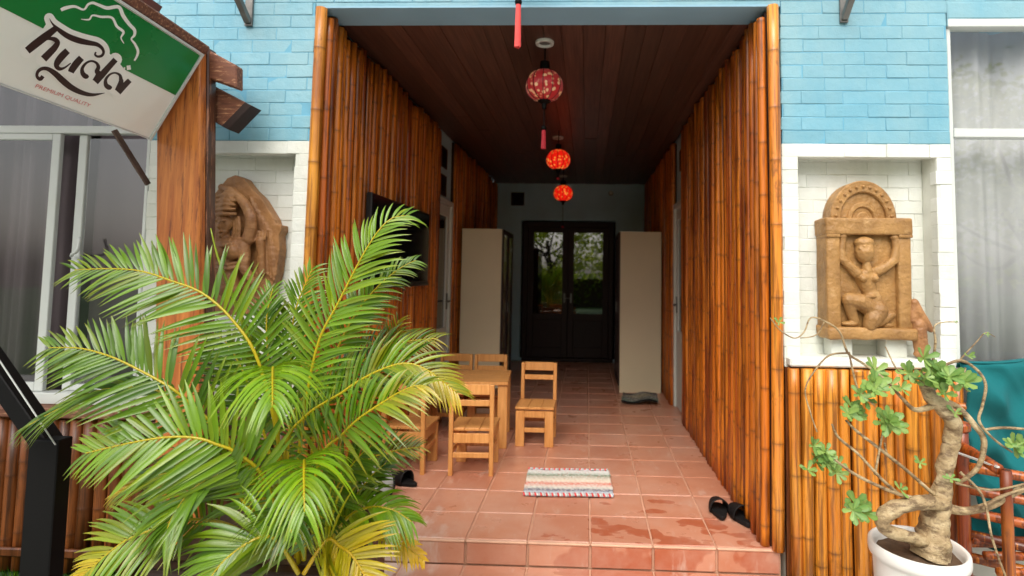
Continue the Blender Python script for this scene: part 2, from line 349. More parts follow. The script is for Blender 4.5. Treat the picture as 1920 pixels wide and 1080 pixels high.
# corridor shell
def blue_box(name, label, *b):
    o = MB().box(*b).build(name, M['inner_blue']); return tag(o, label, 'wall')
H = 2.65
ceil = MB().box(-1.44, .86, .2, 5.46, H+.03, H+.06).build('ceiling', M['plank']); ceil['kind'] = 'structure'
shell = thing('light_stop_shell', 'added unseen outer walls and roof slab that keep daylight from leaking into the corridor', 'wall')  # added out of view to stop daylight leaking in over the side doors
MB().box(-1.75, -1.56, .23, 5.6, -.2, 2.9).build('side_wall', M['inner_blue'], shell); MB().box(.98, 1.2, .23, 5.6, -.2, 2.9).build('side_wall', M['inner_blue'], shell); MB().box(-1.75, 1.2, .23, 5.7, 2.9, 3.0).build('roof_slab', M['inner_blue'], shell)
x = -1.44; k = 0
while x < .855:
    wd = min(rnd.choice([.10, .112, .125]), .86-x); y = .2
    while y < 5.45:
        ln = min(rnd.uniform(1.6, 3.4), 5.46-y)
        if 5.46-y-ln < .5: ln = 5.46-y
        MB().box(x+.0008, x+wd-.0008, y+.001, y+ln-.001, H+rnd.uniform(-.003, .003), H+.022).build('plank', M['plank'], ceil, bevel=.0015); y += ln
    x += wd

# ------------------------------------------------------------------ painted brick facade
BW, BH = .205, .0662
bcache = {}
def brick(parent, x0, x1, zc, y, m):
    wd = round((x1-x0)*200)/200
    if wd < .015: return
    key = (wd, m, rnd.randrange(3))
    if key not in bcache: bcache[key] = bevel_box_mesh('brick', wd-(.0012 if m == 'blue' else .0008), .05, BH-(.0012 if m == 'blue' else .0008), .003 if m == 'blue' else .002, [M[m]], .0012)
    link('brick', bcache[key], parent, ((x0+x1)/2, y+.025+rnd.uniform(-.0016, .0022), zc), (rnd.uniform(-.012, .012), rnd.uniform(-.006, .006), rnd.uniform(-.012, .012)))
def brick_field(parent, x0, x1, z0, z1, y, hole=None, split=1.945, force=None):
    n0 = math.floor((z0-split)/BH+.02); n1 = math.ceil((z1-split)/BH-.01)
    for n in range(n0, n1):
        zc = split+(n+.5)*BH
        iv = [(x0, x1)]
        if hole and hole[2] < zc < hole[3]: iv = [(x0, hole[0]), (hole[1], x1)]
        m = force or ('blue' if n >= 0 else 'white')
        for a, b in iv:
            off = (.5*BW if n % 2 else 0)+rnd.uniform(-.02, .02); q = a-off
            while q < b:
                lo, hi = max(q, a), min(q+BW, b)
                if hi-lo > .02: brick(parent, lo, hi, zc, y, m)
                q += BW
WALLT = .22
# right pier with its niche
def pier(label, x0, x1, nx0, nx1, nz0, nz1, zlo, group=None):
    t = thing('brick_wall', label, 'wall')
    mbb = MB().box(x0+.004, x1-.004, .0028, WALLT, 1.945, 3.3)
    mbb.build('blue_backing', M['mortar_blue'], t)
    mb = MB()
    mb.box(x0+.004, nx0-.003, .0045, WALLT, zlo, 1.9449); mb.box(nx1+.003, x1-.004, .0045, WALLT, zlo, 1.9449)
    mb.box(nx0-.003, nx1+.003, .0045, WALLT, nz1, 1.9449); mb.box(nx0-.003, nx1+.003, .0045, WALLT, zlo, nz0); mb.box(nx0-.003, nx1+.003, .1212, WALLT, nz0, nz1)
    mb.build('white_backing', M['mortar_white'], t)
    brick_field(t, x0, x1, nz0-.06, 3.02, 0, (nx0, nx1, nz0, nz1))
    brick_field(t, nx0, nx1, nz0, nz1, .117, force='white')
    return t
wr = pier('painted brick pier, blue above white, with niche holding the kneeling figure plaque', .925, 1.742, 1.003, 1.668, .905, 1.89, -.2)
wl = pier('painted brick pier, blue above white, with niche half hidden by the timber post', -2.29, -1.452, -2.2, -1.528, .905, 1.907, -.2)
tl = thing('brick_wall', 'blue painted brick band above the corridor entrance', 'wall')
MB().box(-1.453, .926, .0045, WALLT-.01, H+.004, 3.3).build('blue_backing', M['mortar_blue'], tl)
brick_field(tl, -1.452, .925, 2.674, 3.02, 0); MB().box(-1.451, .924, .0005, .0044, H+.0045, 2.672).build('lintel_band', M['blue'], tl)
MB().box(-1.45, .924, .0, .2, H-.006, H+.004).build('soffit_panel', M['soffit'], tl)
for nm, a, b, lb in (('brick_wall', 1.742, 3.2, 'blue painted wall above the window with pale grey curtains'), ('brick_wall', -4.2, -2.29, 'blue painted wall above the window with mauve grey curtains')):
    t = thing(nm, lb, 'wall'); MB().box(a+.004, b, .0045, WALLT, 2.585, 3.3).build('blue_backing', M['mortar_blue'], t)
    if a > 0:
        brick_field(t, a, 2.36, 2.585, 3.02, 0)
        MB().box(a+.002, 2.6, -.004, .011, 2.578, 2.66).build('lintel_band', M['blue'], t, bevel=.004)
    else: brick_field(t, -3.4, b, 2.65, 3.02, 0)
    MB().box(a+.004, b, .012, WALLT, -.2, .60).build('lower_backing', M['mortar_white'], t)
# niche sills
def sill(x0, x1, lab):
    o = MB().box(x0, x1, -.055, .117, .862, .9045).build('niche_sill', M['white'], None, bevel=.008); tag(o, lab, 'sill')
sill(.935, 1.735, 'white painted ledge under the kneeling figure plaque'); sill(-2.28, -1.49, 'white painted ledge under the dancing figure carving')

# ------------------------------------------------------------------ bamboo
def bamboo_mesh(rad, length, mat, n=12):
    mb = MB(); z = 0; nodes = []; q = rnd.uniform(.08, .3)
    while q < length: nodes.append(q); q += rnd.uniform(.24, .40)
    zs = [(0, 0)]
    for q in nodes: zs += [(q-.018, 0), (q-.006, .35), (q, 1), (q+.006, .35), (q+.018, 0)]
    zs += [(length, 0)]; zs.sort()
    ph = rnd.uniform(0, 6); ring = []; pts = []; rr = []
    for zz, rg in zs:
        pts.append((.004*math.sin(ph+zz*1.7), .004*math.cos(ph*1.3+zz*1.3), zz)); rr.append(rad*(1+.05*rg)*(1-.03*zz/length)); ring += [rg]*n
    mb.tube(pts, rr, n); me = mb.mesh('bamboo_pole', M[mat], True)
    a = me.attributes.new('ring', 'FLOAT', 'POINT'); a.data.foreach_set('value', ring)
    for p in me.polygons:
        if len(p.vertices) > 4: p.use_smooth = False
    return me
def pole_row(parent, p0, p1, z0, z1, mat, r=(.013, .025), top_jit=.022, nv=6, name='bamboo_pole'):
    p0, p1 = V(p0), V(p1); d = (p1-p0); L = d.length; t = d/L; vs = [(rr, bamboo_mesh(rr, z1-z0, mat)) for rr in [r[0]+(r[1]-r[0])*i/(nv-1) for i in range(nv)]]
    s = 0
    while s < L-.01:
        rr, me = rnd.choice(vs); off = rnd.uniform(-.009, .006)
        p = p0+t*(s+rr)+V((t.y, -t.x, 0))*off
        link(name, me, parent, (p.x, p.y, z0+rnd.uniform(0, .004)), (rnd.uniform(-.0045, .0045), rnd.uniform(-.0045, .0045), rnd.uniform(0, 6.28)), (1, 1, 1-rnd.uniform(0, top_jit)))
        s += 2*rr*rnd.uniform(.96, 1.08)
def bamboo_wall(label, backing): 
    t = thing('bamboo_wall', label, 'wall'); MB().box(*backing).build('backing_board', M['darkdoor'], t); return t  # dark board colour deepens the shadow gaps between the poles
bl = bamboo_wall('varnished bamboo pole wall carrying the black television', (-1.452, -1.425, .03, 2.22, 0, H-.02)); pole_row(bl, (-1.403, .028, 0), (-1.403, 2.22, 0), 0, H-.015, 'bamboo')
b2 = bamboo_wall('dark bamboo pole wall behind the cabinet beside the white door', (-1.452, -1.425, 2.83, 5.45, 0, H-.02)); pole_row(b2, (-1.403, 2.83, 0), (-1.403, 5.45, 0), 0, H-.015, 'bamboo')
br = bamboo_wall('varnished bamboo pole wall with the black slippers at its foot', (.856, .89, .03, 2.24, 0, H-.02)); pole_row(br, (.835, 2.24, 0), (.835, .028, 0), 0, H-.015, 'bamboo')
b3 = bamboo_wall('dark bamboo pole wall behind the cabinet with the rag mat in front', (.856, .89, 2.85, 5.45, 0, H-.02)); pole_row(b3, (.835, 5.45, 0), (.835, 2.85, 0), 0, H-.015, 'bamboo')
for px_, par in ((-1.418, bl), (.886, br)):
    link('corner_pole', bamboo_mesh(.029, H-.012, 'bamboo_lo'), par, (px_, -.012, .0), (0, 0, rnd.uniform(0, 6)))
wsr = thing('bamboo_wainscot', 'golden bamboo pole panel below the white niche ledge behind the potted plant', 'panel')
MB().box(.925, 1.745, -.012, .01, -.2, .855).build('backing_board', M['bamboo_shade_dk'], wsr)
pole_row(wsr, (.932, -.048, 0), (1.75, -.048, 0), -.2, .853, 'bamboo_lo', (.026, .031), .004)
wsl = thing('bamboo_wainscot', 'split bamboo panel toned shade-dark under the window with mauve grey curtains', 'panel')
MB().box(-4.2, -1.46, -.012, .01, -.2, .55).build('backing_board', M['bamboo_shade_dk'], wsl)
pole_row(wsl, (-3.5, -.045, 0), (-1.47, -.045, 0), -.18, .545, 'bamboo_shade_dk', (.029, .037), .02)
MB().box(-4.2, -1.6, -.1, .01, .552, .598).build('top_rail', M['beam'], wsl, bevel=.006)
MB().box(-4.2, -1.62, -.1, -.078, -.1, -.06).build('bottom_rail', M['bamboo_shade_dk'], wsl, bevel=.006)

# ------------------------------------------------------------------ corridor end: walls, doors, vents
bw = blue_box('end_wall', 'dim blue plaster end wall around the dark double door', -1.46, -1.02, 5.46, 5.6, 0, H+.05)
MB().box(.40, .9, 5.46, 5.6, 0, H+.05).build('wall_section', M['inner_blue'], bw); MB().box(-1.02, .40, 5.46, 5.6, 2.09, H+.05).build('wall_section', M['inner_blue'], bw)
MB().box(-1.40, .82, 5.425, 5.459, 0, .045).build('skirting', M['inner_blue'], bw)
def vent(loc, nrm, label):
    t = thing('wall_vent', label, 'vent', loc, 0 if nrm == 'y' else (R(90) if nrm == '+x' else R(-90)))
    MB().box(-.085, .085, -.006, .02, -.085, .085).build('vent_back', M['black'], t)
    mb = MB(); mb.box(-.1, .1, -.014, 0, .085, .1); mb.box(-.1, .1, -.014, 0, -.1, -.085); mb.box(-.1, -.085, -.014, 0, -.0845, .0845); mb.box(.085, .1, -.014, 0, -.0845, .0845)
    mb.build('vent_frame', M['darkdoor'], t, bevel=.002)
    for k in range(5): MB().obox((0, -.012, -.064+k*.032), (.0845, 0, 0), (0, .006, .005), (0, .0008, -.0015)).build('slat', M['darkdoor'], t)
vent((-1.085, 5.458, 2.41), 'y', 'small dark square vent high on the blue end wall')
dd = thing('double_door', 'dark wooden double door with glass upper panes at the corridor end', 'door', (0, 5.47, 0))
mb = MB(); mb.box(-.985, -.915, -.03, .06, .05, 2.06); mb.box(.295, .365, -.03, .06, .05, 2.06); mb.box(-.9149, .2949, -.03, .06, 1.985, 2.06); mb.box(-.985, .365, -.05, .1, .0, .05)
mb.build('door_frame', M['darkdoor'], dd, bevel=.005)
for a, b, hx in ((-.912, -.312, -.36), (-.308, .292, -.26)):
    mb = MB(); mb.box(a, a+.085, 0, .04, .052, 1.98); mb.box(b-.085, b, 0, .04, .052, 1.98); mb.box(a+.0851, b-.0851, 0, .04, 1.91, 1.98); mb.box(a+.0851, b-.0851, 0, .04, .052, .2); mb.box(a+.0851, b-.0851, 0, .04, .6, .7)
    lf = mb.build('door_leaf', M['darkdoor'], dd, bevel=.004)
    MB().box(a+.08, b-.08, .014, .022, .69, 1.92).build('glass_pane', M['doorglass'], lf)
    MB().box(a+.08, b-.08, .012, .03, .19, .61).build('lower_panel', M['darkdoor'], lf, bevel=.008)
    mb = MB().box(hx-.012, hx+.012, -.01, 0, .86, 1.0); mb.tube([(hx, -.01, .93), (hx, -.045, .93), (hx+(.08 if hx < -.3 else -.08), -.045, .93)], .007, 8); mb.build('handle', M['steel'], lf, bevel=0)
dr = thing('dark_room', 'dark space behind the glass of the double door', 'room'); mb = MB()
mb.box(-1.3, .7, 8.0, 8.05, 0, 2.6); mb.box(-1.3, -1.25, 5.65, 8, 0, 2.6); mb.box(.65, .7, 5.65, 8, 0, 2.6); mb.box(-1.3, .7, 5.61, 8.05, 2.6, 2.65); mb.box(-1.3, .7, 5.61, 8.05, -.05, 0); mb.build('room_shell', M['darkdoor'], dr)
hk = thing('wall_lamp', 'tiny unlit wall lamp high on the blue end wall', 'lamp', (.32, 5.458, 2.51)); MB().lathe([(.001, 0), (.035, 0), (.035, .012), (.001, .012)], 16).build('base', M['steel'], hk, rot=(R(90), 0, 0)); MB().lathe([(.001, .03), (.02, .025), (.026, .0), (.018, -.022), (.001, -.026)], 14).build('bulb', M['pot'], hk, smooth=True, loc=(0, -.035, 0))
def side_door(sgn, label, y0, y1):
    t = thing('side_door', label, 'door'); X = -1.44 if sgn < 0 else .875
    def bx(d0, d1, *r): a, b = X-sgn*d0, X-sgn*d1; return MB().box(min(a, b), max(a, b), *r)
    bx(-.06, 0, y0, y1, 2.0, H).build('blue_panel', M['inner_blue'], t)
    mb = MB()
    for r_ in ((y0, y0+.05, 0, 2.0), (y1-.05, y1, 0, 2.0), (y0+.0501, y1-.0501, 1.95, 2.0)):
        a, b = X-sgn*-.05, X-sgn*.035; mb.box(min(a, b), max(a, b), *r_)
    mb.build('door_frame', M['pvc'], t, bevel=.004)
    lf = thing('tmp', 'x', 'x'); COL.objects.unlink(lf); bpy.data.objects.remove(lf)
    mb = MB()
    for r_ in ((y0+.052, y0+.14, .01, 1.945), (y1-.14, y1-.052, .01, 1.945), (y0+.1401, y1-.1401, 1.84, 1.945), (y0+.1401, y1-.1401, .01, .75)):
        a, b = X-sgn*-.02, X-sgn*.012; mb.box(min(a, b), max(a, b), *r_)
    lf = mb.build('door_leaf', M['pvc'], t, bevel=.003)
    a, b = X-sgn*-.005, X-sgn*.0; MB().box(min(a, b), max(a, b), y0+.135, y1-.135, .745, 1.845).build('glass_pane', M['doorglass'], lf)
    a, b = X-sgn*-.06, X-sgn*-.05; MB().box(min(a, b), max(a, b), y0, y1, 0, 2.0).build('door_backing', M['darkdoor'], t)
    yy = y1-.1; MB().tube([(X-sgn*.012, yy, 1.0), (X-sgn*.05, yy, 1.0), (X-sgn*.05, yy-.09, 1.0)], .009, 8).build('handle', M['steel'], lf, smooth=True)
    MB().box(min(X-sgn*.012, X-sgn*.02), max(X-sgn*.012, X-sgn*.02), yy-.02, yy+.02, .92, 1.08).build('handle_plate', M['steel'], lf, bevel=.002)
side_door(-1, 'white framed glass door in the bamboo wall beyond the television', 2.23, 2.82)
side_door(1, 'white framed door in the bamboo wall before the rag mat cabinet', 2.25, 2.84)
vent((-1.438, 2.5, 2.4), '+x', 'upper dark vent above the white framed glass door by the television')
vent((-1.438, 2.5, 2.13), '+x', 'lower dark vent above the white framed glass door by the television')
vent((.873, 2.5, 2.4), '-x', 'dark vent above the white framed door opposite the television wall')

# ------------------------------------------------------------------ windows
def curtain(parent, x0, x1, z0, z1, y, mat, amp=.022, wl_=.13, ph=0):
    n = int((x1-x0)/.012); vs = []; 
    for i in range(n+1):
        x = x0+(x1-x0)*i/n
        for z in (z0, (z0+z1)/2, z1):
            yy = y+amp*math.sin(x/wl_*6.28+ph+1.7*math.sin(x*5))+amp*.45*math.sin(x/wl_*15+z*.4)+.006*math.sin(z*3+x*9); vs.append((x, yy, z))
    fs = [(i*3+k, (i+1)*3+k, (i+1)*3+k+1, i*3+k+1) for i in range(n) for k in (0, 1)]
    o = MB().add(vs, fs).build('curtain', mat, parent, smooth=True); md = o.modifiers.new('thickness', 'SOLIDIFY'); md.thickness = .003; return o
def room(label, x0, x1):
    t = thing('window_room', label, 'room'); mb = MB()
    mb.box(x0, x1, 2.0, 2.05, .3, 2.7); mb.box(x0, x0+.05, .23, 2, .3, 2.7); mb.box(x1-.05, x1, .23, 2, .3, 2.7); mb.box(x0, x1, .23, 2.05, 2.7, 2.75); mb.box(x0, x1, .23, 2.05, .25, .3); mb.build('room_shell', M['room'], t)
wR = thing('window', 'white framed window with pale grey curtains above the teal cloth', 'window')
mb = MB(); mb.box(1.746, 3.0, -.005, .06, 2.535, 2.576); mb.box(1.746, 1.766, .012, .055, .60, 2.534); mb.box(1.7661, 3.0, .005, .055, 1.982, 2.026); mb.box(1.7661, 3.0, .005, .055, .60, .645); mb.box(2.70, 2.74, .008, .05, .6451, 2.534)
mb.build('frame', M['alu'], wR, bevel=.003)
MB().box(1.764, 2.72, .03, .036, 2.02, 2.54).build('glass_pane', M['glass'], wR); MB().box(1.764, 2.72, .03, .036, .64, 1.99).build('glass_pane', M['glass'], wR)
curtain(wR, 1.75, 3.0, .5, 2.6, .17, M['curtain'], .02, .2)
room('dim room behind the pale grey curtains', 1.5, 3.4)
wL = thing('window', 'white framed sliding window with mauve grey curtains behind the sign', 'window')
mb = MB(); mb.box(-4.1, -2.294, .0, .06, 2.535, 2.575); mb.box(-4.1, -2.294, .004, .055, 1.98, 2.02); mb.box(-4.1, -2.294, -.02, .055, .60, .655)
mb.box(-2.312, -2.293, .006, .05, .656, 1.979); mb.build('frame', M['alu'], wL, bevel=.003)
for a, b, yy in ((-3.9, -2.775, .004), (-2.70, -2.314, .03)):
    mb = MB(); mb.box(a, a+.045, yy, yy+.024, .657, 1.978); mb.box(b-.045, b, yy, yy+.024, .657, 1.978); mb.box(a+.0451, b-.0451, yy, yy+.024, .657, .70); mb.box(a+.0451, b-.0451, yy, yy+.024, 1.945, 1.978)
    if a == -2.70: mb = MB(); mb.box(a, a+.045, yy, yy+.024, .657, 1.978); mb.box(a+.0451, b, yy, yy+.024, .657, .69)
    sh = mb.build('sash', M['alu'], wL, bevel=.003); MB().box(a+.03, b-.02 if a < -3 else b, yy+.01, yy+.015, .69, 1.96).build('glass_pane', M['glass'], sh)
MB().box(-4.1, -2.3, .03, .036, 2.02, 2.54).build('glass_pane', M['glass'], wL)
hp = [at(150, 445, -.03), at(146, 468, -.045), at(136, 476, -.045), at(134, 480, .01)]
MB().tube(smooth_pts(hp, 10), [.008]*10, 8).build('handle', M['alu'], wL, smooth=True)
curtain(wL, -4.1, -2.73, .5, 2.6, .15, M['curtain_l'], .025, .16); curtain(wL, -2.72, -2.2, .5, 2.6, .18, M['curtain_l'], .008, .3)
room('dim room behind the mauve grey curtains', -4.4, -2.1)

# ================================================================== FURNITURE
def make_chair(name, label, group):
    # origin on the floor under the seat centre; the back is on +y; the sitter faces -y
    t = thing(name, label, 'chair', group=group); W = .285; D = .29
    for s in (-1, 1):
        MB().box(s*W/2-(.066 if s > 0 else 0), s*W/2+(.066 if s < 0 else 0), -D/2, -D/2+.028, 0, .262).build('front_leg', M['chair'], t, bevel=.003)
        MB().obox((s*(W/2-.0135), D/2-.006, .2875), (.0135, 0, 0), (0, .017, 0), (0, .012, .2875)).build('back_post', M['chair'], t, bevel=.003)
    for k in range(3):
        a = -W/2-.004+k*(W+.008)/3
        MB().box(a+.001, a+(W+.008)/3-.001, -D/2-.012, D/2-.026, .2745, .293+(k % 2)*.0006).build('seat_board', M['chair'], t, bevel=.003)
    mb = MB(); mb.box(-W/2+.067, W/2-.067, -D/2+.004, -D/2+.022, .212, .262); mb.box(-W/2+.028, W/2-.028, D/2-.02, D/2-.004, .205, .264)
    for s in (-1, 1): mb.box(s*(W/2-.014)-.008, s*(W/2-.014)+.008, -D/2+.03, D/2-.024, .21, .2735)
    mb.build('seat_frame', M['chair'], t, bevel=.002)
    MB().box(-W/2+.028, W/2-.028, D/2+.0, D/2+.018, .512, .577).build('top_rail', M['chair'], t, bevel=.003)
    MB().box(-W/2+.028, W/2-.028, D/2-.003, D/2+.014, .440, .478).build('back_slat', M['chair'], t, bevel=.003)
    MB().box(-W/2+.028, W/2-.028, D/2-.015, D/2+.002, .115, .147).build('stretcher', M['chair'], t, bevel=.002)
    MB().box(-W/2+.067, W/2-.067, -D/2+.004, -D/2+.02, .105, .137).build('stretcher', M['chair'], t, bevel=.002)
    for s in (-1, 1): MB().box(s*(W/2-.014)-.007, s*(W/2-.014)+.007, -D/2+.029, D/2-.024, .13, .158).build('stretcher', M['chair'], t, bevel=.002)
    return t
def copy_tree(o, parent=None):
    c = o.copy(); COL.objects.link(c); c.parent = parent
    for ch in list(o.children): copy_tree(ch, c)
    return c
CG = 'low wooden chairs around the table'
c0 = make_chair('wooden_chair', 'low wooden chair standing alone at the open end of the table', CG); c0.location = (-.405, 1.575, 0); c0.rotation_euler.z = R(-1)
for loc, rz, lb in (((-.757, .955, 0), 182, 'low wooden chair pushed in, its back to the rag rug'),
                    ((-1.185, .955, 0), 178, 'low wooden chair by the bamboo wall, half hidden behind palm fronds'),
                    ((-.855, 1.95, 0), 1, 'low wooden chair behind the table, facing out, beside the beige cabinet'),
                    ((-1.165, 1.95, 0), -2, 'low wooden chair behind the table, facing out, beside the white framed door')):
    c = copy_tree(c0); c.location = loc; c.rotation_euler.z = R(rz); c['label'] = lb
tb = thing('wooden_table', 'low wooden table between the small chairs', 'table', (-.98, 1.57, 0), R(5))
for k in range(5):
    a = -.25+k*.1; MB().box(-.36, .36, a+.0008, a+.0992, .462, .487+(k % 2)*.0005).build('top_board', M['chair'], tb, bevel=.0025)
mb = MB(); mb.box(-.26, .26, -.222, -.204, .40, .4615); mb.box(-.26, .26, .204, .222, .40, .4615); mb.box(-.322, -.304, -.16, .16, .40, .4615); mb.box(.304, .322, -.16, .16, .40, .4615); mb.build('apron', M['chair'], tb, bevel=.002)
for sx in (-1, 1):
    for sy in (-1, 1): MB().box(sx*.32-.036, sx*.32+.036, sy*.21-.02, sy*.21+.02, 0, .4612).build('leg', M['chair'], tb, bevel=.003)

def cabinet(label, x0, x1, y0, y1, h, face):
    t = thing('cabinet', label, 'cabinet'); mb = MB()
    mb.box(x0, x1, y0, y0+.018, 0, h); mb.box(x0, x1, y1-.018, y1, 0, h); mb.box(x0, x1, y0+.0181, y1-.0181, h-.018, h); mb.box(x0, x1, y0+.0181, y1-.0181, 0, .07)
    bx_ = x0 if face > 0 else x1; mb.box(min(bx_, bx_+face*.012), max(bx_, bx_+face*.012), y0+.0181, y1-.0181, .0701, h-.0181)
    mb.build('carcass', M['cab'], t, bevel=.002)
    for k in range(1, 5): MB().box(x0+.02, x1-.03, y0+.019, y1-.019, .07+k*(h-.09)/5, .085+k*(h-.09)/5).build('shelf', M['cab'], t)
    fx = x1 if face > 0 else x0; ym = (y0+y1)/2
    for a, b in ((y0+.002, ym-.001), (ym+.001, y1-.002)):
        mb = MB(); q0, q1 = sorted((fx, fx+face*.018))
        mb.box(q0, q1, a, a+.04, .072, h-.004); mb.box(q0, q1, b-.04, b, .072, h-.004); mb.box(q0, q1, a+.0401, b-.0401, h-.05, h-.004); mb.box(q0, q1, a+.0401, b-.0401, .072, .12)
        d = mb.build('door', M['darkdoor'], t, bevel=.002); MB().box((q0+q1)/2-.003, (q0+q1)/2+.003, a+.035, b-.035, .115, h-.045).build('glass_pane', M['glass'], d)
        hb = ym+(-.02 if a < ym-.1 else .02); MB().box(min(fx+face*.018, fx+face*.03), max(fx+face*.018, fx+face*.03), hb-.006, hb+.006, .85, .97).build('handle', M['steel'], d, bevel=.002)
cabinet('tall beige cabinet behind the table, against the television side wall', -1.35, -.926, 3.0, 3.75, 1.752, 1)
cabinet('tall beige cabinet with the dark rag mat at its foot', .342, .795, 3.38, 4.1, 1.77, -1)

tv = thing('television', 'flat black television on the bamboo wall behind the palm', 'television')
MB().box(-1.372, -1.335, .53, 1.755, 1.192, 1.765).build('housing', M['tvframe'], tv, bevel=.006)
MB().box(-1.3355, -1.333, .545, 1.74, 1.215, 1.752).build('screen', M['screen'], tv)
MB().box(-1.3352, -1.329, .53, 1.755, 1.178, 1.2).build('lower_bezel', M['tvframe'], tv, bevel=.003)
MB().box(-1.425, -1.3725, .95, 1.35, 1.35, 1.6).build('bracket', M['black'], tv)

# lanterns
def silk_mat(name, base, flower, emit, es):
    m, n, l, p = mk(name); v = coords(n, l)
    vo = n.new('ShaderNodeTexVoronoi'); vo.inputs['Scale'].default_value = 34; l.new(v, vo.inputs['Vector'])
    f = nz(n, l, v, 26, 4); s = fmath(n, l, 'ADD', fmath(n, l, 'MULTIPLY', vo.outputs['Distance'], -.9), f)
    msk = ramp(n, l, s, [(.16, (0, 0, 0)), (.28, (.9, .9, .9))]); c = mixc(n, l, msk, base, flower)
    l.new(c, p.inputs['Base Color']); p.inputs['Roughness'].default_value = .4
    at_ = mixc(n, l, msk, emit, hexc(255, 150, 60)); l.new(at_, p.inputs['Emission Color'])
    # light of the bulb: strongest through the middle of the silk
    p.inputs['Emission Strength'].default_value = es
    p.inputs['Sheen Weight'].default_value = .3; return m
M['silk_a'] = silk_mat('silk_flowered', hexc(168, 26, 34), hexc(222, 196, 160), hexc(190, 20, 26), .12)
M['silk_b'] = silk_mat('silk_lit', hexc(180, 20, 20), hexc(226, 120, 60), hexc(230, 24, 10), .6)
M['tassel'] = simple('pink_red_tassel', hexc(226, 78, 74), .7, .15, 40, .3, 160); M['tassel2'] = simple('red_tassel', hexc(170, 24, 40), .7, .15, 40, .3, 160)
def lantern(label, x, y, zc, rad, silk, tassel, top, tl_=.12, gap=.12, group='silk lanterns along the corridor ceiling'):
    t = thing('lantern', label, 'lantern', (x, y, zc), 0, group)
    hgt = rad*.78; prof = []
    for i in range(17):
        a = -math.pi/2*.86+i*math.pi*.86/16; r_ = rad*math.cos(a)**.75; prof.append((max(r_, rad*.3), hgt*math.sin(a)*(1.12 if a > 0 else 1)))
    MB().lathe(prof, 48, lobes=12, amp=.05).build('silk_shade', silk, t, smooth=True)
    mb = MB()
    for k in range(12):
        a = 2*math.pi*(k+.0)/12; mb.tube([(r_*1.004*math.cos(a), r_*1.004*math.sin(a), z) for r_, z in prof], .0022, 5)
    mb.build('ribs', M['darkdoor'], t)
    zt, zb = prof[-1][1], prof[0][1]
    MB().lathe([(.001, zt+.06), (.028, zt+.055), (.03, zt), (rad*.36, zt-.004), (rad*.36, zt-.016), (.001, zt-.016)], 20).build('top_cap', M['black'], t, smooth=False)
    MB().lathe([(.001, zb+.01), (rad*.34, zb+.008), (rad*.34, zb-.006), (.016, zb-.02), (.013, zb-.05), (.001, zb-.05)], 20).build('bottom_cap', M['black'], t)
    MB().tube([(0, 0, zt+.05), (0, 0, top-zc)], .005, 6).build('cord', M['black'], t)
    MB().tube([(0, 0, zb-.05), (0, 0, zb-.05-gap)], .003, 6).build('tassel_cord', M['black'], t)
    MB().lathe([(.001, .022), (.013, .016), (.017, .004), (.014, -.008), (.001, -.012)], 14).build('bead', M['black'], t, smooth=True, loc=(0, 0, zb-.05-gap))
    mb = MB()
    for k in range(14):
        a = 2*math.pi*k/14; q = .012; mb.tube([(q*.7*math.cos(a), q*.7*math.sin(a), zb-.06-gap), (q*math.cos(a), q*math.sin(a), zb-.06-gap-tl_*rnd.uniform(.96, 1))], .0035, 5)
    mb.build('tassel', tassel, t)
lantern('red silk lantern with pale flowers, first one inside the entrance', -.298, .5, 2.405, .113, M['silk_a'], M['tassel2'], H, .115, .12)
lantern('glowing red silk lantern, middle one of the three in the corridor', -.312, 2.4, 2.362, .114, M['silk_b'], M['tassel2'], H, .02, .02)
lantern('glowing red silk lantern nearest the dark double door', -.320, 3.7, 2.237, .113, M['silk_b'], M['tassel2'], H, .02, .24)
lantern('lantern hung in front of the entrance, only its pink tassel below the frame', -.357, -.3, 2.78, .113, M['silk_a'], M['tassel'], 3.0, .2, .13)
for x, y, r_, lb in ((-.295, .43, .055, 'white ring downlight beside the flowered lantern'), (-.333, 2.66, .055, 'white ring downlight beside the middle glowing lantern'), (-.371, 4.78, .055, 'white ring downlight before the dark double door')):
    t = thing('downlight', lb, 'light', (x, y, H), 0, 'ceiling downlights')
    MB().lathe([(r_*.62, -.004), (r_*.66, -.016), (r_*.95, -.016), (r_, -.008), (r_, .004)], 32).build('ring', M['pvc'], t, smooth=True)
    MB().lathe([(.0005, -.006), (r_*.63, -.006), (r_*.63, .0)], 32).build('lens', M['steel'], t)

# rug, mat, slippers, bag
def rag_mat(name, stops, red):
    m, n, l, p = mk(name); tc = n.new('ShaderNodeTexCoord'); sx = n.new('ShaderNodeSeparateXYZ'); l.new(tc.outputs['Object'], sx.inputs[0])
    wob = nz(n, l, tc.outputs['Object'], 30, 3); yy = fmath(n, l, 'ADD', fmath(n, l, 'MULTIPLY', sx.outputs['Y'], 2.3), fmath(n, l, 'MULTIPLY', wob, .05))
    base = ramp(n, l, fmath(n, l, 'ADD', yy, .48), stops)
    fl = nz(n, l, tc.outputs['Object'], 90, 3, (1, 3, 1)); base = mixc(n, l, ramp(n, l, fl, [(.5, (0, 0, 0)), (.64, (.8, .8, .8))]), base, hexc(220, 214, 206))
    f2 = nz(n, l, tc.outputs['Object'], 70, 2, (1, 2, 1)); base = mixc(n, l, ramp(n, l, f2, [(.64, (0, 0, 0)), (.70, (.8, .8, .8))]), base, red)
    l.new(base, p.inputs['Base Color']); p.inputs['Roughness'].default_value = .95; return m
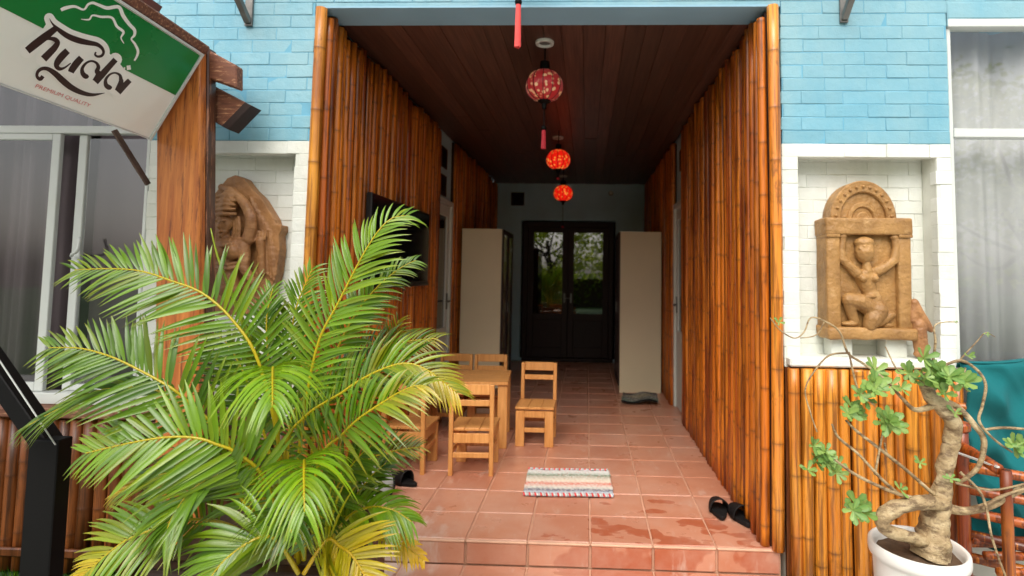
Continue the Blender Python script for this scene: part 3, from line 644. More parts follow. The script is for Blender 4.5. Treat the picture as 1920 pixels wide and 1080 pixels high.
M['rug'] = rag_mat('rag_rug', [(0, hexc(150, 160, 200)), (.1, hexc(186, 196, 206)), (.2, hexc(96, 96, 110)), (.3, hexc(214, 206, 192)), (.42, hexc(206, 120, 100)), (.52, hexc(222, 208, 186)), (.64, hexc(190, 178, 160)), (.74, hexc(112, 128, 104)), (.84, hexc(206, 208, 200)), (1, hexc(210, 190, 196))], hexc(200, 70, 60))
M['mat2'] = rag_mat('rag_mat_dark', [(0, hexc(70, 66, 62)), (.25, hexc(74, 96, 78)), (.4, hexc(60, 54, 50)), (.55, hexc(130, 120, 80)), (.7, hexc(84, 76, 72)), (1, hexc(50, 46, 44))], hexc(120, 60, 40))
def rag_rug(name, label, cat, sx, sy, loc, rz, mat, crumple, edge):
    t = thing(name, label, cat, loc, rz); nx, ny = 72, 34; vs = []
    for lay in (1, 0):
        for j in range(ny+1):
            for i in range(nx+1):
                x = (i/nx-.5)*sx; y = (j/ny-.5)*sy; c = crumple*(mnoise.noise(V((x*5, y*5, 3)))+.45)
                wv_ = .004*math.sin(y*sy**0*185+math.sin(x*40))*lay; ex = .008*mnoise.noise(V((y*30, x*3, 1)))*(abs(x)/(sx/2))**6
                vs.append((x+ex, y+.006*math.sin(x*60+y*9)*(abs(y)/(sy/2))**6, max(0, c)+(.013+wv_+.002*math.sin(x*210+y*90) if lay else .001)))
    N = (nx+1)*(ny+1); fs = []
    for j in range(ny):
        for i in range(nx):
            a = j*(nx+1)+i; fs.append((a, a+1, a+nx+2, a+nx+1)); fs.append((N+a, N+a+nx+1, N+a+nx+2, N+a+1))
    for i in range(nx): 
        fs.append((i+1, i, N+i, N+i+1)); a = ny*(nx+1)+i; fs.append((a, a+1, N+a+1, N+a))
    for j in range(ny):
        a = j*(nx+1); fs.append((a, a+nx+1, N+a+nx+1, N+a)); b = a+nx; fs.append((b+nx+1, b, N+b, N+b+nx+1))
    MB().add(vs, fs).build('woven_field', mat, t, smooth=True)
    for sgn in (-1, 1):
        mb = MB()
        for k in range(int(sx/.011)):
            x = -sx/2+.006+k*.011; y = sgn*sy/2; zz = max(0, crumple*(mnoise.noise(V((x*5, y*5, 3)))+.45))
            mb.tube([(x-.003, y-sgn*.006, zz+.017), (x, y+sgn*.006, zz+.016), (x+.004, y+sgn*.011, zz+.006)], .0055, 5, k % 3 if edge else 0)
        mb.build('stitched_edge', [M['tassel'], M['alu'], M['curtain']] if edge else [M['rubber']], t, smooth=True)
rag_rug('rag_rug', 'striped white and red rag rug on the terracotta tiles', 'rug', .525, .40, (-.128, .735, .001), R(1.5), M['rug'], .004, True)
rag_rug('rag_mat', 'dark crumpled rag mat in front of the beige cabinet', 'mat', .36, .42, (.53, 3.02, .001), R(-6), M['mat2'], .05, False)
def slipper(label, loc, rz, group=None):
    t = thing('slipper', label, 'slipper', loc, rz, group); out = []
    for i in range(28):
        a = 2*math.pi*i/28; y = math.sin(a)*.125; wv_ = .042+.010*(y/.125)+.004*math.sin(y*20); out.append((math.cos(a)*wv_, y))
    vs = [(x, y, z+.006*max(0, -y/.125)) for z in (0, .022) for x, y in out]
    vs = [(x, y*.82, z) for x, y, z in vs]
    MB().add(vs, [tuple(range(27, -1, -1)), tuple(range(28, 56))]+[(i, (i+1) % 28, 28+(i+1) % 28, 28+i) for i in range(28)]).build('sole', M['rubber'], t, bevel=.004)
    vs = []; n, m_ = 14, 10                                # broad strap vaulted over the toes
    for j in range(m_+1):
        y = -.022+.122*j/m_; hw = .054-.014*(j/m_)**2; hh = .076-.034*(j/m_)
        for i in range(n+1):
            a = math.pi*i/n; vs.append((hw*math.cos(a), y, .012+hh*math.sin(a)**.8))
    o = MB().add(vs, [(j*(n+1)+i, j*(n+1)+i+1, (j+1)*(n+1)+i+1, (j+1)*(n+1)+i) for j in range(m_) for i in range(n)]).build('strap', M['rubber'], t, smooth=True)
    md = o.modifiers.new('thickness', 'SOLIDIFY'); md.thickness = .006
slipper('black rubber slipper at the porch edge, touching the bamboo wall side', (.800, .30, 0), R(8), 'slippers at the foot of the bamboo wall')
slipper('black rubber slipper at the porch edge, on the rug side of its pair', (.702, .375, 0), R(-4), 'slippers at the foot of the bamboo wall')
slipper('black slipper beside the grey bag behind the palm', (-1.12, .66, 0), R(60))
bag = thing('cloth_bag', 'slumped light grey cloth bag behind the palm fronds', 'bag', (-1.235, .42, 0)); bm = bmesh.new(); bmesh.ops.create_icosphere(bm, subdivisions=4, radius=1)
for v in bm.verts:
    q = v.co.copy(); n_ = mnoise.noise(q*2.1)*.12+mnoise.noise(q*5)*.05; z = q.z
    v.co = V((q.x*.125*(1+n_), q.y*.10*(1+n_), (max(-.75, z)+.75)*.105*(1+n_*.6)))
me = bpy.data.meshes.new('bag'); bm.to_mesh(me); bm.free(); me.polygons.foreach_set('use_smooth', [True]*len(me.polygons)); M['bag'] = simple('grey_canvas', hexc(164, 164, 160), .9, .1, 6, .4, 160); me.materials.append(M['bag']); link('body', me, bag)
MB().tube(smooth_pts([(.11, -.03, .02), (.135, .0, .08), (.10, .02, .17), (.02, .02, .205), (-.06, .02, .18)], 24), .006, 6).build('strap', M['rubber'], bag, smooth=True)
# ================================================================== CARVINGS
GS = 1.
_b = bmesh.new(); bmesh.ops.create_icosphere(_b, subdivisions=2, radius=1); _b.verts.ensure_lookup_table()
BV = [v.co.copy() for v in _b.verts]; BFc = [tuple(v.index for v in f.verts) for f in _b.faces]; _b.free()
def blob(bm, p, r, sc=(1, 1, 1)):
    r = r*GS; p = V(p); bm.add([(p.x+v.x*r*sc[0], p.y+v.y*r*sc[1], p.z+v.z*r*sc[2]) for v in BV], BFc)
def limb(bm, pts, flat=1.):
    for (a, ra), (b, rb) in zip(pts, pts[1:]):
        a, b = V(a), V(b); n = max(2, int((b-a).length/(min(ra, rb)*.45)))
        for i in range(n+1): u = i/n; blob(bm, a.lerp(b, u), ra+(rb-ra)*u, (1, flat, 1))
def carve(name, bm, parent, mat, vox=.0035, sm=1):
    o = link(name, bm.mesh(name, mat), parent)
    md = o.modifiers.new('merge', 'REMESH'); md.mode = 'VOXEL'; md.voxel_size = vox; md.use_smooth_shade = True
    ms = o.modifiers.new('soften', 'SMOOTH'); ms.iterations = sm; ms.factor = .5; return o
pq = thing('stone_plaque', 'arched ochre stone plaque with a kneeling figure holding up its lintel', 'sculpture')
YF = .0
def pz(px, py, y=YF): return at(px, py, y)
def rough_box(x0, x1, y0, y1, z0, z1, name, mat, parent, bev=.008, cuts=5, amp=.003):
    mb = MB().box(x0, x1, y0, y1, z0, z1); me = mb.mesh(name, mat, True); bm = bmesh.new(); bm.from_mesh(me); bmesh.ops.recalc_face_normals(bm, faces=bm.faces)
    bmesh.ops.bevel(bm, geom=bm.edges[:], offset=bev, segments=2, affect='EDGES', profile=.5); bmesh.ops.subdivide_edges(bm, edges=[e for e in bm.edges if e.calc_length() > .05], cuts=cuts, use_grid_fill=True)
    for v in bm.verts: v.co += V((mnoise.noise(v.co*19), mnoise.noise(v.co*19+V((5, 5, 5)))*.6, mnoise.noise(v.co*19+V((9, 0, 4)))))*amp
    bm.to_mesh(me); bm.free(); return link(name, me, parent)
rough_box(1.138, 1.532, .018, .135, 1.03, 1.515, 'back_slab', M['stone'], pq)
rough_box(1.132, 1.196, -.012, .115, 1.03, 1.50, 'side_pillar', M['stone'], pq); rough_box(1.470, 1.534, -.012, .115, 1.03, 1.50, 'side_pillar', M['stone'], pq)
rough_box(1.126, 1.538, -.022, .12, 1.495, 1.578, 'lintel', M['stone'], pq); rough_box(1.130, 1.195, -.02, .1, 1.482, 1.498, 'capital', M['stone'], pq, .003, 1, .001); rough_box(1.472, 1.538, -.02, .1, 1.482, 1.498, 'capital', M['stone'], pq, .003, 1, .001)
rough_box(1.125, 1.545, -.035, .12, .992, 1.048, 'base', M['stone'], pq, .012, 6, .006)
# arched top: a thick half disc with concentric raised bands
mb = MB(); cxa, cza = 1.324, 1.57
def arch(r0, r1, y0, y1, drop=.0):
    n = 28; vs = []
    for i in range(n+1):
        a = math.pi*i/n
        for r_, y_ in ((r0, y0), (r1, y0), (r1, y1), (r0, y1)): vs.append((cxa+r_*math.cos(a), y_, cza+r_*1.22*math.sin(a)))
    return vs, [(i*4+k, i*4+(k+1) % 4, (i+1)*4+(k+1) % 4, (i+1)*4+k) for i in range(n) for k in range(4)]+[(0, 3, 2, 1), (n*4, n*4+1, n*4+2, n*4+3)]
for r0, r1, y0 in ((.002, .158, .03), (.112, .160, .014), (.052, .074, .020), (.002, .034, .02)): mb.add(*arch(r0, r1, y0, .115))
mb.build('arch_top', M['stone'], pq, bevel=.005)
mb = MB()
for k in range(13):
    a = math.pi*(k+.5)/13; c = (cxa+.135*math.cos(a), .012, cza+.135*1.22*math.sin(a)); mb.tube([(c[0], c[1]+.01, c[2]), (c[0], c[1]-.006, c[2])], [.012, .006], 8)
mb.build('arch_bosses', M['stone'], pq, smooth=True)
GS = 1.22; bm = MB(); y0 = .0
P = lambda px, py, y=y0: at(px, py, y)
blob(bm, P(1621, 472, -.004), .038, (1, .9, 1.22)); blob(bm, P(1620, 455, .0), .033, (1.2, 1, .75)); blob(bm, P(1622, 472, -.032), .0065, (1, 1, 1.6)); blob(bm, P(1622, 484, -.028), .008, (1.5, .7, .5)); blob(bm, P(1612, 466, -.026), .006); blob(bm, P(1632, 466, -.026), .006)
for sx_ in (-1, 1): blob(bm, P(1621+sx_*13, 472, .008), .010, (.7, 1, 1.8))
limb(bm, [(P(1624, 495), .016), (P(1626, 508), .02)])
limb(bm, [(P(1622, 520, .012), .040), (P(1630, 545, .012), .030), (P(1640, 572, .010), .038)], .8)
blob(bm, P(1618, 522, -.018), .016); blob(bm, P(1640, 522, -.018), .016)
limb(bm, [(P(1606, 512), .022), (P(1592, 498), .019), (P(1579, 486), .017), (P(1578, 465), .015), (P(1580, 448), .014)])
limb(bm, [(P(1644, 508), .022), (P(1660, 500), .019), (P(1676, 488), .018), (P(1680, 466), .015), (P(1678, 450), .014)])
blob(bm, P(1580, 443, .0), .016, (1.1, 1, .8)); blob(bm, P(1676, 445, .0), .016, (1.1, 1, .8))
limb(bm, [(P(1636, 580, .006), .036), (P(1612, 566, -.010), .034), (P(1592, 562, -.014), .029)]); limb(bm, [(P(1592, 562, -.014), .027), (P(1596, 585, -.005), .022), (P(1603, 604, .0), .017)]); blob(bm, P(1592, 607, -.004), .016, (2.0, 1.2, .7))
limb(bm, [(P(1645, 582, .0), .040), (P(1636, 598, -.014), .034), (P(1630, 610, -.014), .026)]); limb(bm, [(P(1632, 610, -.008), .022), (P(1652, 602, .0), .02), (P(1668, 592, .006), .016)]); blob(bm, P(1672, 590, .004), .012, (1.5, 1, .9))
blob(bm, P(1660, 610, .015), .022, (1.6, .8, .6)); blob(bm, P(1630, 556, -.02), .012, (2.4, .8, .6))
carve('figure', bm, pq, M['stone']); GS = 1.
for a, lb in ((1.16, 'white block under the plaque, at its plain end'), (1.42, 'white block under the plaque, at the fragment end')):
    o = rough_box(a, a+.10, .02, .11, .905, .991, 'support_block', M['white'], None, .004, 1, .001); tag(o, lb, 'block')
fr = thing('stone_fragment', 'small broken brown stone fragment on the white ledge beside the plaque', 'sculpture'); bm = MB(); q = lambda px, py, y=-.005: at(px, py, y)
limb(bm, [(q(1714, 568), .022), (q(1722, 585), .024), (q(1736, 606), .021), (q(1745, 618), .015)]); limb(bm, [(q(1712, 575), .018), (q(1712, 600), .02)]); limb(bm, [(q(1722, 610), .034), (q(1724, 630), .036), (q(1727, 652), .034)], .9); blob(bm, V((q(1727, 658).x, -.005, .926)), .03, (1.2, 1, .7)); carve('carved_piece', bm, fr, M['stone_dk'], .005, 2)
# dancing figure, left niche
ap = thing('stone_carving', 'brown carved dancing figure with a tall headdress in the niche behind the timber post', 'sculpture')
GS = 1.; bm = MB(); Y0 = -.01; q = lambda px, py, y=Y0: at(px, py, y-.012)
outl = [(404, 361), (426, 334), (441, 328), (456, 334), (472, 355), (484, 366), (491, 374), (502, 392), (513, 410), (516, 421), (527, 422), (527, 432), (522, 441), (524, 468), (518, 515), (500, 570), (440, 600), (380, 600), (350, 520), (352, 440), (372, 390)]
vs = [at(a, b, .045) for a, b in outl]; n_ = len(vs)
bm.add(vs+[v+V((0, .07, 0)) for v in vs], [tuple(range(n_)), tuple(range(2*n_-1, n_-1, -1))]+[(i, n_+i, n_+(i+1) % n_, (i+1) % n_) for i in range(n_)])
q = lambda px, py, y=0.: at(px, py, y)
for k in range(6): limb(bm, [(q(470+k*7, 372+k*12, .045), .008), (q(486+k*5, 420+k*12, .045), .010), (q(484+k*6, 500+k*5, .045), .008)])
limb(bm, [(q(426, 388, .0), .046), (q(430, 372, .004), .042), (q(434, 360, .012), .03)]); 
for k in range(4): limb(bm, [(q(404, 394-k*8, -.030+k*.004), .007), (q(420, 392-k*9, -.046+k*.006), .008), (q(440, 392-k*8, -.026+k*.006), .007)])
limb(bm, [(q(404, 402, -.028), .009), (q(420, 401, -.044), .010), (q(441, 401, -.02), .009)])
blob(bm, q(420, 420, -.006), .046, (.92, .9, 1.15)); blob(bm, q(417, 434, -.016), .03, (1, .9, .9))
blob(bm, q(410, 424, -.048), .009, (.9, 1.1, 1.7)); blob(bm, q(412, 434, -.046), .010, (1.5, .8, .5)); blob(bm, q(413, 442, -.036), .012); blob(bm, q(404, 414, -.042), .009, (1.5, .7, .6)); blob(bm, q(421, 413, -.048), .010, (1.5, .7, .6))
for k in range(3): limb(bm, [(q(438+k*5, 408, .0), .008), (q(440+k*5, 428, -.004), .009), (q(436+k*6, 446, -.004), .008)])
limb(bm, [(q(422, 442, .0), .026), (q(424, 454, .0), .03)])
limb(bm, [(q(402, 464, .004), .044), (q(424, 462, -.004), .05), (q(452, 460, .004), .042)]); blob(bm, q(410, 474, -.034), .036); blob(bm, q(438, 472, -.034), .038)
limb(bm, [(q(426, 480, .004), .055), (q(428, 500, .008), .046), (q(430, 540, .006), .055)])
limb(bm, [(q(466, 448, .0), .032), (q(471, 428, -.004), .029), (q(471, 408, -.006), .028), (q(463, 388, -.004), .026), (q(450, 371, .004), .023), (q(434, 358, .012), .02), (q(416, 351, .02), .018)])
limb(bm, [(q(456, 462, -.006), .034), (q(458, 480, -.014), .030), (q(457, 500, -.018), .026), (q(466, 518, -.014), .021), (q(476, 530, -.006), .018)])
limb(bm, [(q(491, 510, .026), .018), (q(490, 475, .02), .019), (q(488, 452, .016), .024)])
for k in range(4): limb(bm, [(q(481+k*5, 448, .012), .0075), (q(480+k*6, 434, .014), .006)])
for y_ in (494, 502): limb(bm, [(q(404, y_, -.02), .009), (q(426, y_+2, -.044), .010), (q(448, y_-2, -.02), .009)])
limb(bm, [(q(443, 448, -.012), .009), (q(434, 458, -.046), .010), (q(420, 461, -.052), .010), (q(404, 456, -.03), .010)])
carve('figure', bm, ap, M['stone_dk']); GS = 1.
MB().box(-2.12, -1.62, -.0, .117, .906, at(440, 598, .045).z+.02).build('pedestal', M['white'], ap, bevel=.006)
# ================================================================== TIMBER PAVILION, SIGN, STEEL
pv = thing('timber_pavilion', 'weathered orange timber post and rafters of the shelter that carries the sign', 'pavilion')
def slab(pts_front, dvec, name, mat, parent, bev=.006):
    vs = [V(p) for p in pts_front]; n = len(vs); vs2 = [v+V(dvec) for v in vs]
    fs = [tuple(range(n)), tuple(range(2*n-1, n-1, -1))]+[(i, (i+1) % n, n+(i+1) % n, n+i) for i in range(n)]
    return MB().add(vs+vs2, fs).build(name, mat, parent, bevel=bev)
Yp = -.30
topz = 2.36; pl = lambda z, x: x+(z-1.4)*-.058
slab([(pl(-.2, -1.985), Yp, -.2), (pl(-.2, -1.795)-.0, Yp, -.2), (pl(topz, -1.795)+.02, Yp, topz-.05), (pl(topz, -1.985), Yp, topz)], (0, .045, 0), 'post_board', M['post'], pv)
slab([(pl(-.2, -1.965), Yp+.05, -.2), (pl(-.2, -1.803)+.012, Yp+.05, -.2), (pl(topz, -1.803)+.03, Yp+.05, topz-.03), (pl(topz, -1.965), Yp+.05, topz-.02)], (0, .06, 0), 'post_board', M['post_dark'], pv)
b1 = [at(352, 72, -.24), at(443, 122, -.24), at(443, 165, -.24), at(372, 140, -.24)]; slab(b1, (0, .055, 0), 'rafter', M['beam'], pv)
b2 = [at(330, 122, -.305), at(470, 197, -.305), at(427, 241, -.305), at(300, 172, -.305)]
b2 = [at(340, 129, -.175), at(470, 197, -.175), at(426, 242, -.175), at(330, 190, -.175)]
slab(b2, (0, .08, 0), 'rafter', M['beam'], pv)
ec = [at(441, 182, -.1765), at(471, 197.5, -.1765), at(426.5, 243, -.1765), at(398, 227, -.1765)]
d_ = (b2[1]-b2[0]).normalized(); slab([b2[1]+V((0, -.0015, 0)), b2[1]+d_*.004+V((0, -.0015, 0)), b2[2]+d_*.004+V((0, -.0015, 0)), b2[2]+V((0, -.0015, 0))], (0, .083, 0), 'rafter_end', M['endgrain'], pv, 0)
slab([b2[1]-d_*.03+V((0, -.002, 0)), b2[1]+V((0, -.002, 0)), b2[2]+V((0, -.002, 0)), b2[2]-d_*.03+V((0, -.002, 0))], (0, .0015, 0), 'tar_band', M['endgrain'], pv, 0)
# sign box: long face runs towards the camera, tipped to look down at the visitor
Ys = -.345; Pbr = at(280, 258, Ys); Ptr = at(370, 100, Ys); e1 = -(ray(1060, 545).normalized()); e2 = (Ptr-Pbr)-e1*((Ptr-Pbr).dot(e1)); SH = e2.length; e2.normalize()
nn = e1.cross(e2); nn = nn if nn.dot(CAM-Pbr) > 0 else -nn; SL = 1.2
def sgz(zx, zy, off=0., sc=3.6):
    d = ray(zx/sc, zy/sc); return CAM+d*((Pbr-CAM).dot(nn)/d.dot(nn))+nn*off
sg = thing('sign_box', 'green and white beer sign box hung under the shelter eave', 'sign')
M['sign_white'] = simple('sign_white_face', hexc(240, 243, 236), .3, .03, 3, .02, 300); M['sign_green'] = simple('sign_green_print', hexc(12, 128, 60), .3, .05, 3, 0)
M['sign_dark'] = simple('sign_dark_print', hexc(48, 34, 34), .35, .05, 6, 0); M['sign_red'] = simple('sign_red_print', hexc(214, 120, 116), .4, .03, 6, 0); M['sign_halo'] = simple('sign_white_print', hexc(244, 246, 240), .35, .03, 4, 0)
TH = .075
def plate(u0, u1, v0, v1, o0, o1): return [Pbr+e1*u+e2*v+nn*o for u, v, o in ((u0, v0, o0), (u1, v0, o0), (u1, v1, o0), (u0, v1, o0), (u0, v0, o1), (u1, v0, o1), (u1, v1, o1), (u0, v1, o1))]
BF = [(0, 1, 2, 3), (7, 6, 5, 4), (0, 4, 5, 1), (1, 5, 6, 2), (2, 6, 7, 3), (3, 7, 4, 0)]
MB().add(plate(.004, SL, .004, SH-.004, -TH, -.002), BF).build('housing', M['beam'], sg, bevel=.003)
MB().add(plate(.0, SL, .0, SH, -.0018, -.0004), BF).build('white_face', M['sign_white'], sg)
mb = MB()
for a in ((-.014, -.001, -.01, SH+.012, -TH-.002, .006), (-.001, SL, SH+.001, SH+.012, -TH-.002, .006), (-.001, SL, -.007, -.001, -TH-.002, .004)): mb.add(plate(*a), BF)
mb.build('trim', M['alu'], sg, bevel=.001)
def poly(pts, off): return [sgz(x, y, off) for x, y in pts]
def uv(p): d = p-Pbr; return d.dot(e1), d.dot(e2)
g0 = uv(sgz(0, 45)); g1 = uv(sgz(1137, 619)); sl_ = (g1[1]-g0[1])/(g1[0]-g0[0]); gv = lambda u: g0[1]+sl_*(u-g0[0])
cutu = SL; q_ = [(0.001, gv(.001)), (cutu, gv(cutu)), (cutu, SH-.002), (.001, SH-.002)]
if gv(cutu) > SH-.002:
    cu = (SH-.002-g0[1])/sl_+g0[0]; q_ = [(0.001, gv(.001)), (cu, SH-.002), (.001, SH-.002)]
mb = MB(); n_ = len(q_); mb.add([Pbr+e1*u+e2*v+nn*o for o in (.0002, .0009) for u, v in q_], [tuple(range(n_)), tuple(range(2*n_-1, n_-1, -1))]); mb.build('green_field', M['sign_green'], sg)
def ribbon(mb, pts, off, extra=0., n=None):
    c = smooth_pts([V((x, y, w_)) for x, y, w_ in pts], n or len(pts)*7); L, R_ = [], []
    for i, p in enumerate(c):
        t = (c[min(i+1, len(c)-1)]-c[max(i-1, 0)]); t.z = 0; t = t.normalized() if t.length > 1e-6 else V((1, 0, 0)); nrm = V((-t.y, t.x, 0)); w_ = max(.5, p.z/2+extra)
        L.append(sgz(p.x+nrm.x*w_, p.y+nrm.y*w_, off)); R_.append(sgz(p.x-nrm.x*w_, p.y-nrm.y*w_, off))
    k = len(c); mb.add(L+R_, [(i, i+1, k+i+1, k+i) for i in range(k-1)])
    if extra:
        for p in (c[0], c[-1]):
            r_ = p.z/2+extra; off += .00002; mb.add([sgz(p.x+r_*math.cos(a*.3927), p.y+r_*math.sin(a*.3927), off) for a in range(16)], [tuple(range(16))])
def quadp(mb, pts, off): mb.add([sgz(x, y, off) for x, y in pts], [tuple(range(len(pts)))])
swash = [(330, 122, 2), (352, 160, 12), (400, 205, 30), (460, 245, 38), (530, 272, 40), (600, 288, 34), (650, 298, 28), (684, 322, 22), (696, 350, 18), (684, 374, 18), (656, 380, 16), (638, 366, 14), (645, 350, 10)]
low = [(286, 512, 26), (268, 532, 26), (246, 514, 20), (252, 482, 22), (280, 462, 24), (320, 464, 28), (370, 496, 38), (424, 546, 44), (480, 590, 40), (550, 624, 32), (620, 638, 22), (704, 626, 3)]
letters = [[(372, 190, 40), (300, 246, 52), (232, 298, 54), (180, 340, 50)], [(262, 300, 8), (312, 262, 16), (360, 262, 30), (384, 284, 34), (366, 318, 42), (328, 358, 48), (290, 396, 50)],
           [(452, 340, 44), (416, 376, 48), (386, 414, 44), (378, 442, 34), (396, 462, 26), (430, 456, 14), (474, 424, 8)], [(546, 388, 44), (514, 424, 48), (484, 466, 46), (474, 486, 40)],
           [(592, 506, 18), (576, 514, 34), (554, 492, 30), (552, 458, 22), (578, 424, 16), (614, 410, 14), (648, 424, 18), (660, 452, 26), (650, 480, 30), (664, 500, 40), (640, 548, 44)], [(776, 400, 38), (736, 444, 40), (690, 496, 44), (640, 552, 44)],
           [(746, 578, 18), (734, 588, 34), (712, 572, 30), (710, 536, 20), (736, 502, 14), (772, 490, 12), (804, 504, 18), (812, 532, 26), (812, 556, 34), (790, 612, 40)], [(872, 540, 34), (838, 574, 38), (794, 622, 40)]]
mh = MB()
for k, (s_, e_) in enumerate(((swash, 34), (low, 6))): ribbon(mh, s_, .0014+k*.00006, e_)
for k, s_ in enumerate(letters): ribbon(mh, s_, .00155+k*.00006, 26)
quadp(mh, [(330, 130), (700, 330), (760, 380), (620, 520), (300, 420), (250, 250)], .0012); quadp(mh, [(560, 420), (780, 395), (880, 520), (800, 600), (640, 540)], .0013)
mh.build('logo_halo', M['sign_halo'], sg)
mt_ = MB()
for k, s_ in enumerate([swash, low]+letters): ribbon(mt_, s_, .0022+k*.00006)
mt_.build('logo_letters', M['sign_dark'], sg)
mo = MB(); ribbon(mo, [(408, 66, 22), (440, 52, 24), (500, 42, 18), (552, 62, 14), (572, 56, 14), (592, 28, 16), (624, 18, 18), (664, 32, 20), (720, 52, 24), (798, 46, 24), (828, 104, 26), (868, 160, 24), (904, 200, 22), (904, 236, 18), (884, 262, 12), (908, 296, 16), (928, 340, 18), (922, 376, 16), (904, 408, 12)], .002)
ribbon(mo, [(544, 128, 4), (598, 130, 12), (622, 102, 12), (680, 112, 16), (752, 118, 16), (786, 176, 18), (830, 214, 18), (814, 254, 10), (834, 292, 5)], .002)
ribbon(mo, [(864, 440, 26), (868, 470, 28)], .0021); ribbon(mo, [(838, 452, 10), (834, 474, 12)], .0021); mo.build('mountain_outline', M['sign_halo'], sg)
fc = bpy.data.curves.new('slogan', 'FONT'); fc.body = 'PREMIUM QUALITY'; fc.size = 1; fo = bpy.data.objects.new('slogan_curve', fc); COL.objects.link(fo)
bpy.context.view_layer.update(); me = bpy.data.meshes.new_from_object(fo.evaluated_get(bpy.context.evaluated_depsgraph_get())); bpy.data.objects.remove(fo); me.name = 'slogan'
xs = [v.co.x for v in me.vertices]; x0_, x1_ = min(xs), max(xs)
pa, pb = sgz(232, 588, .002), sgz(600, 722, .002); ux = (pb-pa)/(x1_-x0_); uy = e2*((sgz(236, 564)-sgz(230, 590)).length/.72)
for v in me.vertices: v.co = pa+ux*(v.co.x-x0_)+uy*v.co.y
me.materials.clear(); me.materials.append(M['sign_red']); link('slogan', me, sg)
# timber plate over the sign, brace under it, roof behind it
tp = Ptr+e2*.036-nn*.055
MB().obox(tp+e1*.55, e1*.62, e2*.022, nn*.04).build('eave_plate', M['beam'], pv, bevel=.006)
MB().bar(at(214, 244, -.42), at(278, 346, -.29), .008, .03, (0, 1, 0)).build('steel_brace', M['steel_rust'], pv)
rs = -nn; rs = V((rs.x, 0, rs.z)).normalized()
ra = tp+e2*.06
def rp(u, s_, h): return ra+e1*u+rs*s_+e2*h
M['rooftile'] = simple('roof_sheet', hexc(120, 62, 48), .7, .25, 6, .3, 40)
MB().add([rp(u, s_, h) for u, s_, h in ((-.1, .3, 0), (2.2, .3, 0), (2.2, 3.2, 0), (-.1, 3.2, 0), (-.1, .3, .03), (2.2, .3, .03), (2.2, 3.2, .03), (-.1, 3.2, .03))], BF).build('roof', M['rooftile'], pv)
# black steel post with raking brace
bp = thing('steel_post', 'black steel box post with a raking brace rising past the window', 'post')
pA = at(45, 900, -1.0).x; pB = at(104, 900, -1.0).x
MB().box(-1.787, -1.690, -1.0, -.948, -.2, .738).build('post', M['black'], bp, bevel=.003); MB().box(-1.84, -1.64, -1.05, -.90, -.2, -.185).build('base_plate', M['black'], bp, bevel=.002)
MB().bar(at(95, 838, -.955), at(-90, 560, -.955)+V((-.1, 0, .1)), .055, .06, (0, -1, 0)).build('brace', M['black'], bp, bevel=.003)
MB().bar(at(104, 834, -1.004), at(-90, 542, -1.004), .002, .004, (0, -1, 0)).build('brace_highlight', M['alu'], bp)  # white strip paints a highlight along the edge of the black brace
# awning brackets and rod above the entrance
def bracket(x, z, label):
    t = thing('awning_bracket', label, 'bracket', group='awning brackets on the blue wall')
    MB().box(x-.02, x+.02, -.014, -.001, z, 3.05).build('wall_plate', M['steel'], t, bevel=.002)
    MB().bar((x, -.012, z+.02), (x, -.5, 3.0), .03, .03, (1, 0, 0)).build('arm', M['steel'], t, bevel=.002)
    MB().box(x-.018, x+.018, -.5, -.012, 2.985, 3.015).build('top_arm', M['steel'], t, bevel=.002)
bracket(-1.80, 2.545, 'steel awning bracket on the blue wall by the timber post'); bracket(1.236, 2.555, 'steel awning bracket on the blue wall above the plaque niche')
ar = MB().tube([(-1.86, -.3, 3.03), (1.3, -.3, 3.03)], .014, 10).build('awning_rod', M['steel'], None, smooth=True); tag(ar, 'steel rod between the awning brackets carrying the front lantern', 'rod')

